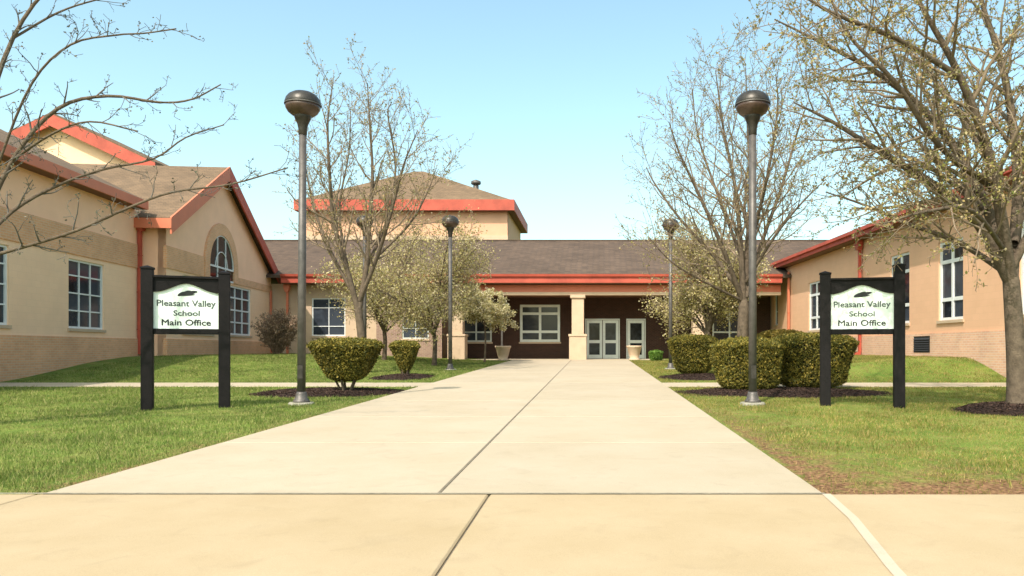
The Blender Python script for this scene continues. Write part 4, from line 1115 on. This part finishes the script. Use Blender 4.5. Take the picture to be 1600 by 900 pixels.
bush('golden_shrub', bpx(1222, 26.5), 26.5, 1.9, 1.2, 1.25, 0.05, 0.8, 'golden yellow shrub showing above the right hedges', 'golden', 9000, 'shrub', 0.04, None, 2.2, 7)
bush('leafy_plant', bpx(1025, 41.0), 41.0, 0.75, 0.6, 0.55, 0.03, 0.8, 'small bright green plant beside the single door', 'green', 2500, 'plant', 0.045, None, 2.0, 8, stems=3)

# dry brown shrub at the inner corner of the left wing
def twig_shrub(cx, cy, w_, h, label, seed):
    z = gz(cx, cy); root = empty('dry_shrub', (cx, cy, z), label, 'shrub')
    rr = np.random.default_rng(seed); T = Tree(seed)
    P = dict(BASE); P.update(maxl=3, rmin=0.009, seg=[3, 5, 4, 3], len=[0, 1, 0.6, 0.3], dens=[0, 1, 6, 9], up=[0, .02, .04, .02], t0=[0, .15, .1, .1], ang=[0, 30, 34, 40])
    for k in range(34):
        a = rr.uniform(0, 6.28); e = rr.uniform(0.15, 1); x1 = cx + w_/2*e*math.cos(a); y1 = cy + w_/2*e*math.sin(a)
        zt_ = h*(1 - 0.45*e*e)
        q = spline([(cx + .12*math.cos(a), cy + .12*math.sin(a), z-0.05), (cx+(x1-cx)*.6, cy+(y1-cy)*.6, z+zt_*.5), (x1, y1, z+zt_*0.92)], 3)
        T.add(q, np.linspace(0.02, 0.009, len(q)), 1, P)
    V, Fq = T.mesh(1, 1, [4]*6); arrays_obj('stems', V, Fq, M['brownshrub'], root)
    V, Fq = T.mesh(2, 3, [3]*6); o = arrays_obj('twigs', V, Fq, M['brownshrub'], root); o['kind'] = 'stuff'
    V, Fq = T.leaves(22, 0.035, 0.03); o = arrays_obj('dry_leaves', V, Fq, M['brownshrub'], root); o['kind'] = 'stuff'
twig_shrub(xat(433, 37.5), 37.5, 2.3, 2.0, 'round dry brown shrub by the corner of the left wing', 51)

# ------------------------------------------------------------------ mulch beds
def mulch(name, cx, cy, rx, ry, label, seed, n=5000, hgt=0.07, rot=0.0):
    rr = np.random.default_rng(seed); nr, na = 10, 48; V = []
    for j in range(nr+1):
        f = j/nr
        for k in range(na):
            a = 2*math.pi*k/na; e = 1 + 0.06*math.sin(3*a+seed) + 0.04*math.sin(7*a+2*seed)
            x = rx*f*e*math.cos(a); y = ry*f*e*math.sin(a); x, y = cx + x*math.cos(rot) - y*math.sin(rot), cy + x*math.sin(rot) + y*math.cos(rot)
            V.append((x, y, gz(x, y) + (hgt*(1-f**3) - 0.03*f**6) + 0.012*math.sin(9*x+4*y)*(1-f)))
    Fs = [(j*na+k, (j+1)*na+k, (j+1)*na+(k+1) % na, j*na+(k+1) % na) for j in range(nr) for k in range(na)]
    root = empty(name, (cx, cy, gz(cx, cy)), label, 'mulch bed')
    root['kind'] = 'stuff'
    o = arrays_obj('mulch_mound', np.array(V), np.array(Fs), M['mulchbase'], root, smooth=True); o['kind'] = 'stuff'
    f = np.sqrt(rr.uniform(0, 1.04, n)); a = rr.uniform(0, 6.283, n)
    e = 1 + 0.06*np.sin(3*a+seed) + 0.04*np.sin(7*a+2*seed)
    x = rx*f*e*np.cos(a); y = ry*f*e*np.sin(a); x, y = cx + x*math.cos(rot) - y*math.sin(rot), cy + x*math.sin(rot) + y*math.cos(rot)
    z = ground(x, y) + np.maximum(hgt*(1-f**3) - 0.03*f**6, 0.0) + rr.uniform(0.0, 0.02, n)
    V, Fq = quads(np.stack([x, y, z], 1), 0.028, rr, 0.4); 
    V[:, 2] = np.repeat(z, 4) + (V[:, 2] - np.repeat(z, 4))*0.5
    o = arrays_obj('mulch_chips', V, Fq, M['mulch'], root); o['kind'] = 'stuff'
mulch('mulch_bed', -6.15, 17.75, 1.75, 1.45, 'dark mulch bed under the broad left bush', 1, 9000)
mulch('mulch_bed', bpx(633, 24.6), 24.4, 0.95, 1.9, 'dark mulch bed under the small wedge-shaped bush', 2, 4000)
mulch('mulch_bed', 4.35, 17.85, 2.45, 1.6, 'long dark mulch bed under the right hedges', 3, 14000)
mulch('mulch_bed', 3.2, 24.3, 1.15, 1.9, 'dark mulch bed under the square-topped bush right of the walkway', 4, 5000)
mulch('mulch_bed', 7.35, 13.3, 1.05, 0.95, 'dark mulch ring round the near tree at the right edge', 5, 5000, 0.14)

# ------------------------------------------------------------------ stone planters by the porch
def planter(x, y, label):
    z = gz(x, y); r = empty('stone_planter', (x, y, z), label, 'planter', 'stone planters at the porch')
    m = MB(); F_ = Frame(x, y, 1, 0, 0, -1)
    m.lathe((x, y, z), [(0.30, -0.05), (0.30, 0.08), (0.24, 0.12), (0.30, 0.3), (0.40, 0.68), (0.44, 0.72), (0.44, 0.80), (0.38, 0.80), (0.36, 0.70)], 20); m.build('bowl', M['cream'], r)
    m = MB(); m.lathe((x, y, z), [(0.36, 0.70), (0.2, 0.76), (0.02, 0.78)], 14); m.build('soil', M['mulchbase'], r)
planter(xat(786, 41.5), 41.5, 'cream stone planter left of the porch opening')
planter(xat(991, 42.6), 42.6, 'cream stone planter in front of the single door')

# ------------------------------------------------------------------ grass blades
def blades(name, x0, x1, y0, y1, n, label, seed, hmin, hmax, wd, mt='grass'):
    rr = np.random.default_rng(seed)
    # denser towards the camera
    t = rr.uniform(0, 1, n)**1.7; y = y0 + (y1-y0)*t; x = rr.uniform(x0, x1, n)
    ok = ~((x > WX0+0.035*np.sin(y*17)) & (x < WX1-0.03*np.sin(y*13))) & ~((y > PY0-0.02) & (y < PY1+0.02)) & (y > SWY+0.02)
    for (cx, cy, rx, ry) in ((-6.15, 17.75, 1.75, 1.45), (4.35, 17.85, 2.45, 1.6), (7.35, 13.3, 1.05, 0.95), (bpx(633, 24.6), 24.4, 0.95, 1.9), (3.2, 24.3, 1.15, 1.9)):
        ok &= ((x-cx)/rx)**2 + ((y-cy)/ry)**2 > 1.0
    clump = 0.5 + 0.5*np.sin(x*5.1 + 1.3*np.sin(y*3.7))*np.sin(y*4.3 + 0.7*np.sin(x*2.9))
    ok &= rr.uniform(0, 1, n) < (0.55 + 0.45*clump)*(1 - np.clip(dirt_at(x, y)*1.1 - 0.1, 0, 0.93))
    x = x[ok]; y = y[ok]; c = clump[ok]; n = len(x)
    h = rr.uniform(hmin, hmax, n)*(0.7 + 0.5*c); a = rr.uniform(0, 6.283, n)
    z = ground(x, y) - 0.004
    tall = (np.sin(x*13.1 + 2*np.sin(y*7.7))*np.sin(y*11.3 + x*3.1) > 0.82); h = np.where(tall, h*1.7, h)
    ln = rr.uniform(0.1, 0.9, n)*h
    ww = wd*(1 + (y - y0)/14)
    dx, dy = np.cos(a)*ww, np.sin(a)*ww; b = rr.uniform(0, 6.283, n)
    p0 = np.stack([x-dx, y-dy, z], 1); p1 = np.stack([x+dx, y+dy, z], 1)
    p2 = np.stack([x+np.cos(b)*ln, y+np.sin(b)*ln, z+h], 1)
    V = np.stack([p0, p1, p2], 1).reshape(-1, 3); Fq = np.arange(3*n).reshape(n, 3)
    o = arrays_obj(name, V, Fq, M[mt]); tag(o, label, 'grass', None, 'stuff')
blades('grass', WX1-0.03, 11.8, SWY, 42, 430000, 'short patchy spring grass of the right lawn', 61, 0.02, 0.05, 0.0035, 'grassdry')
blades('grass', -16.5, WX0+0.03, SWY, 42, 560000, 'short green grass of the left lawn', 62, 0.02, 0.06, 0.0035)
print('scene built')
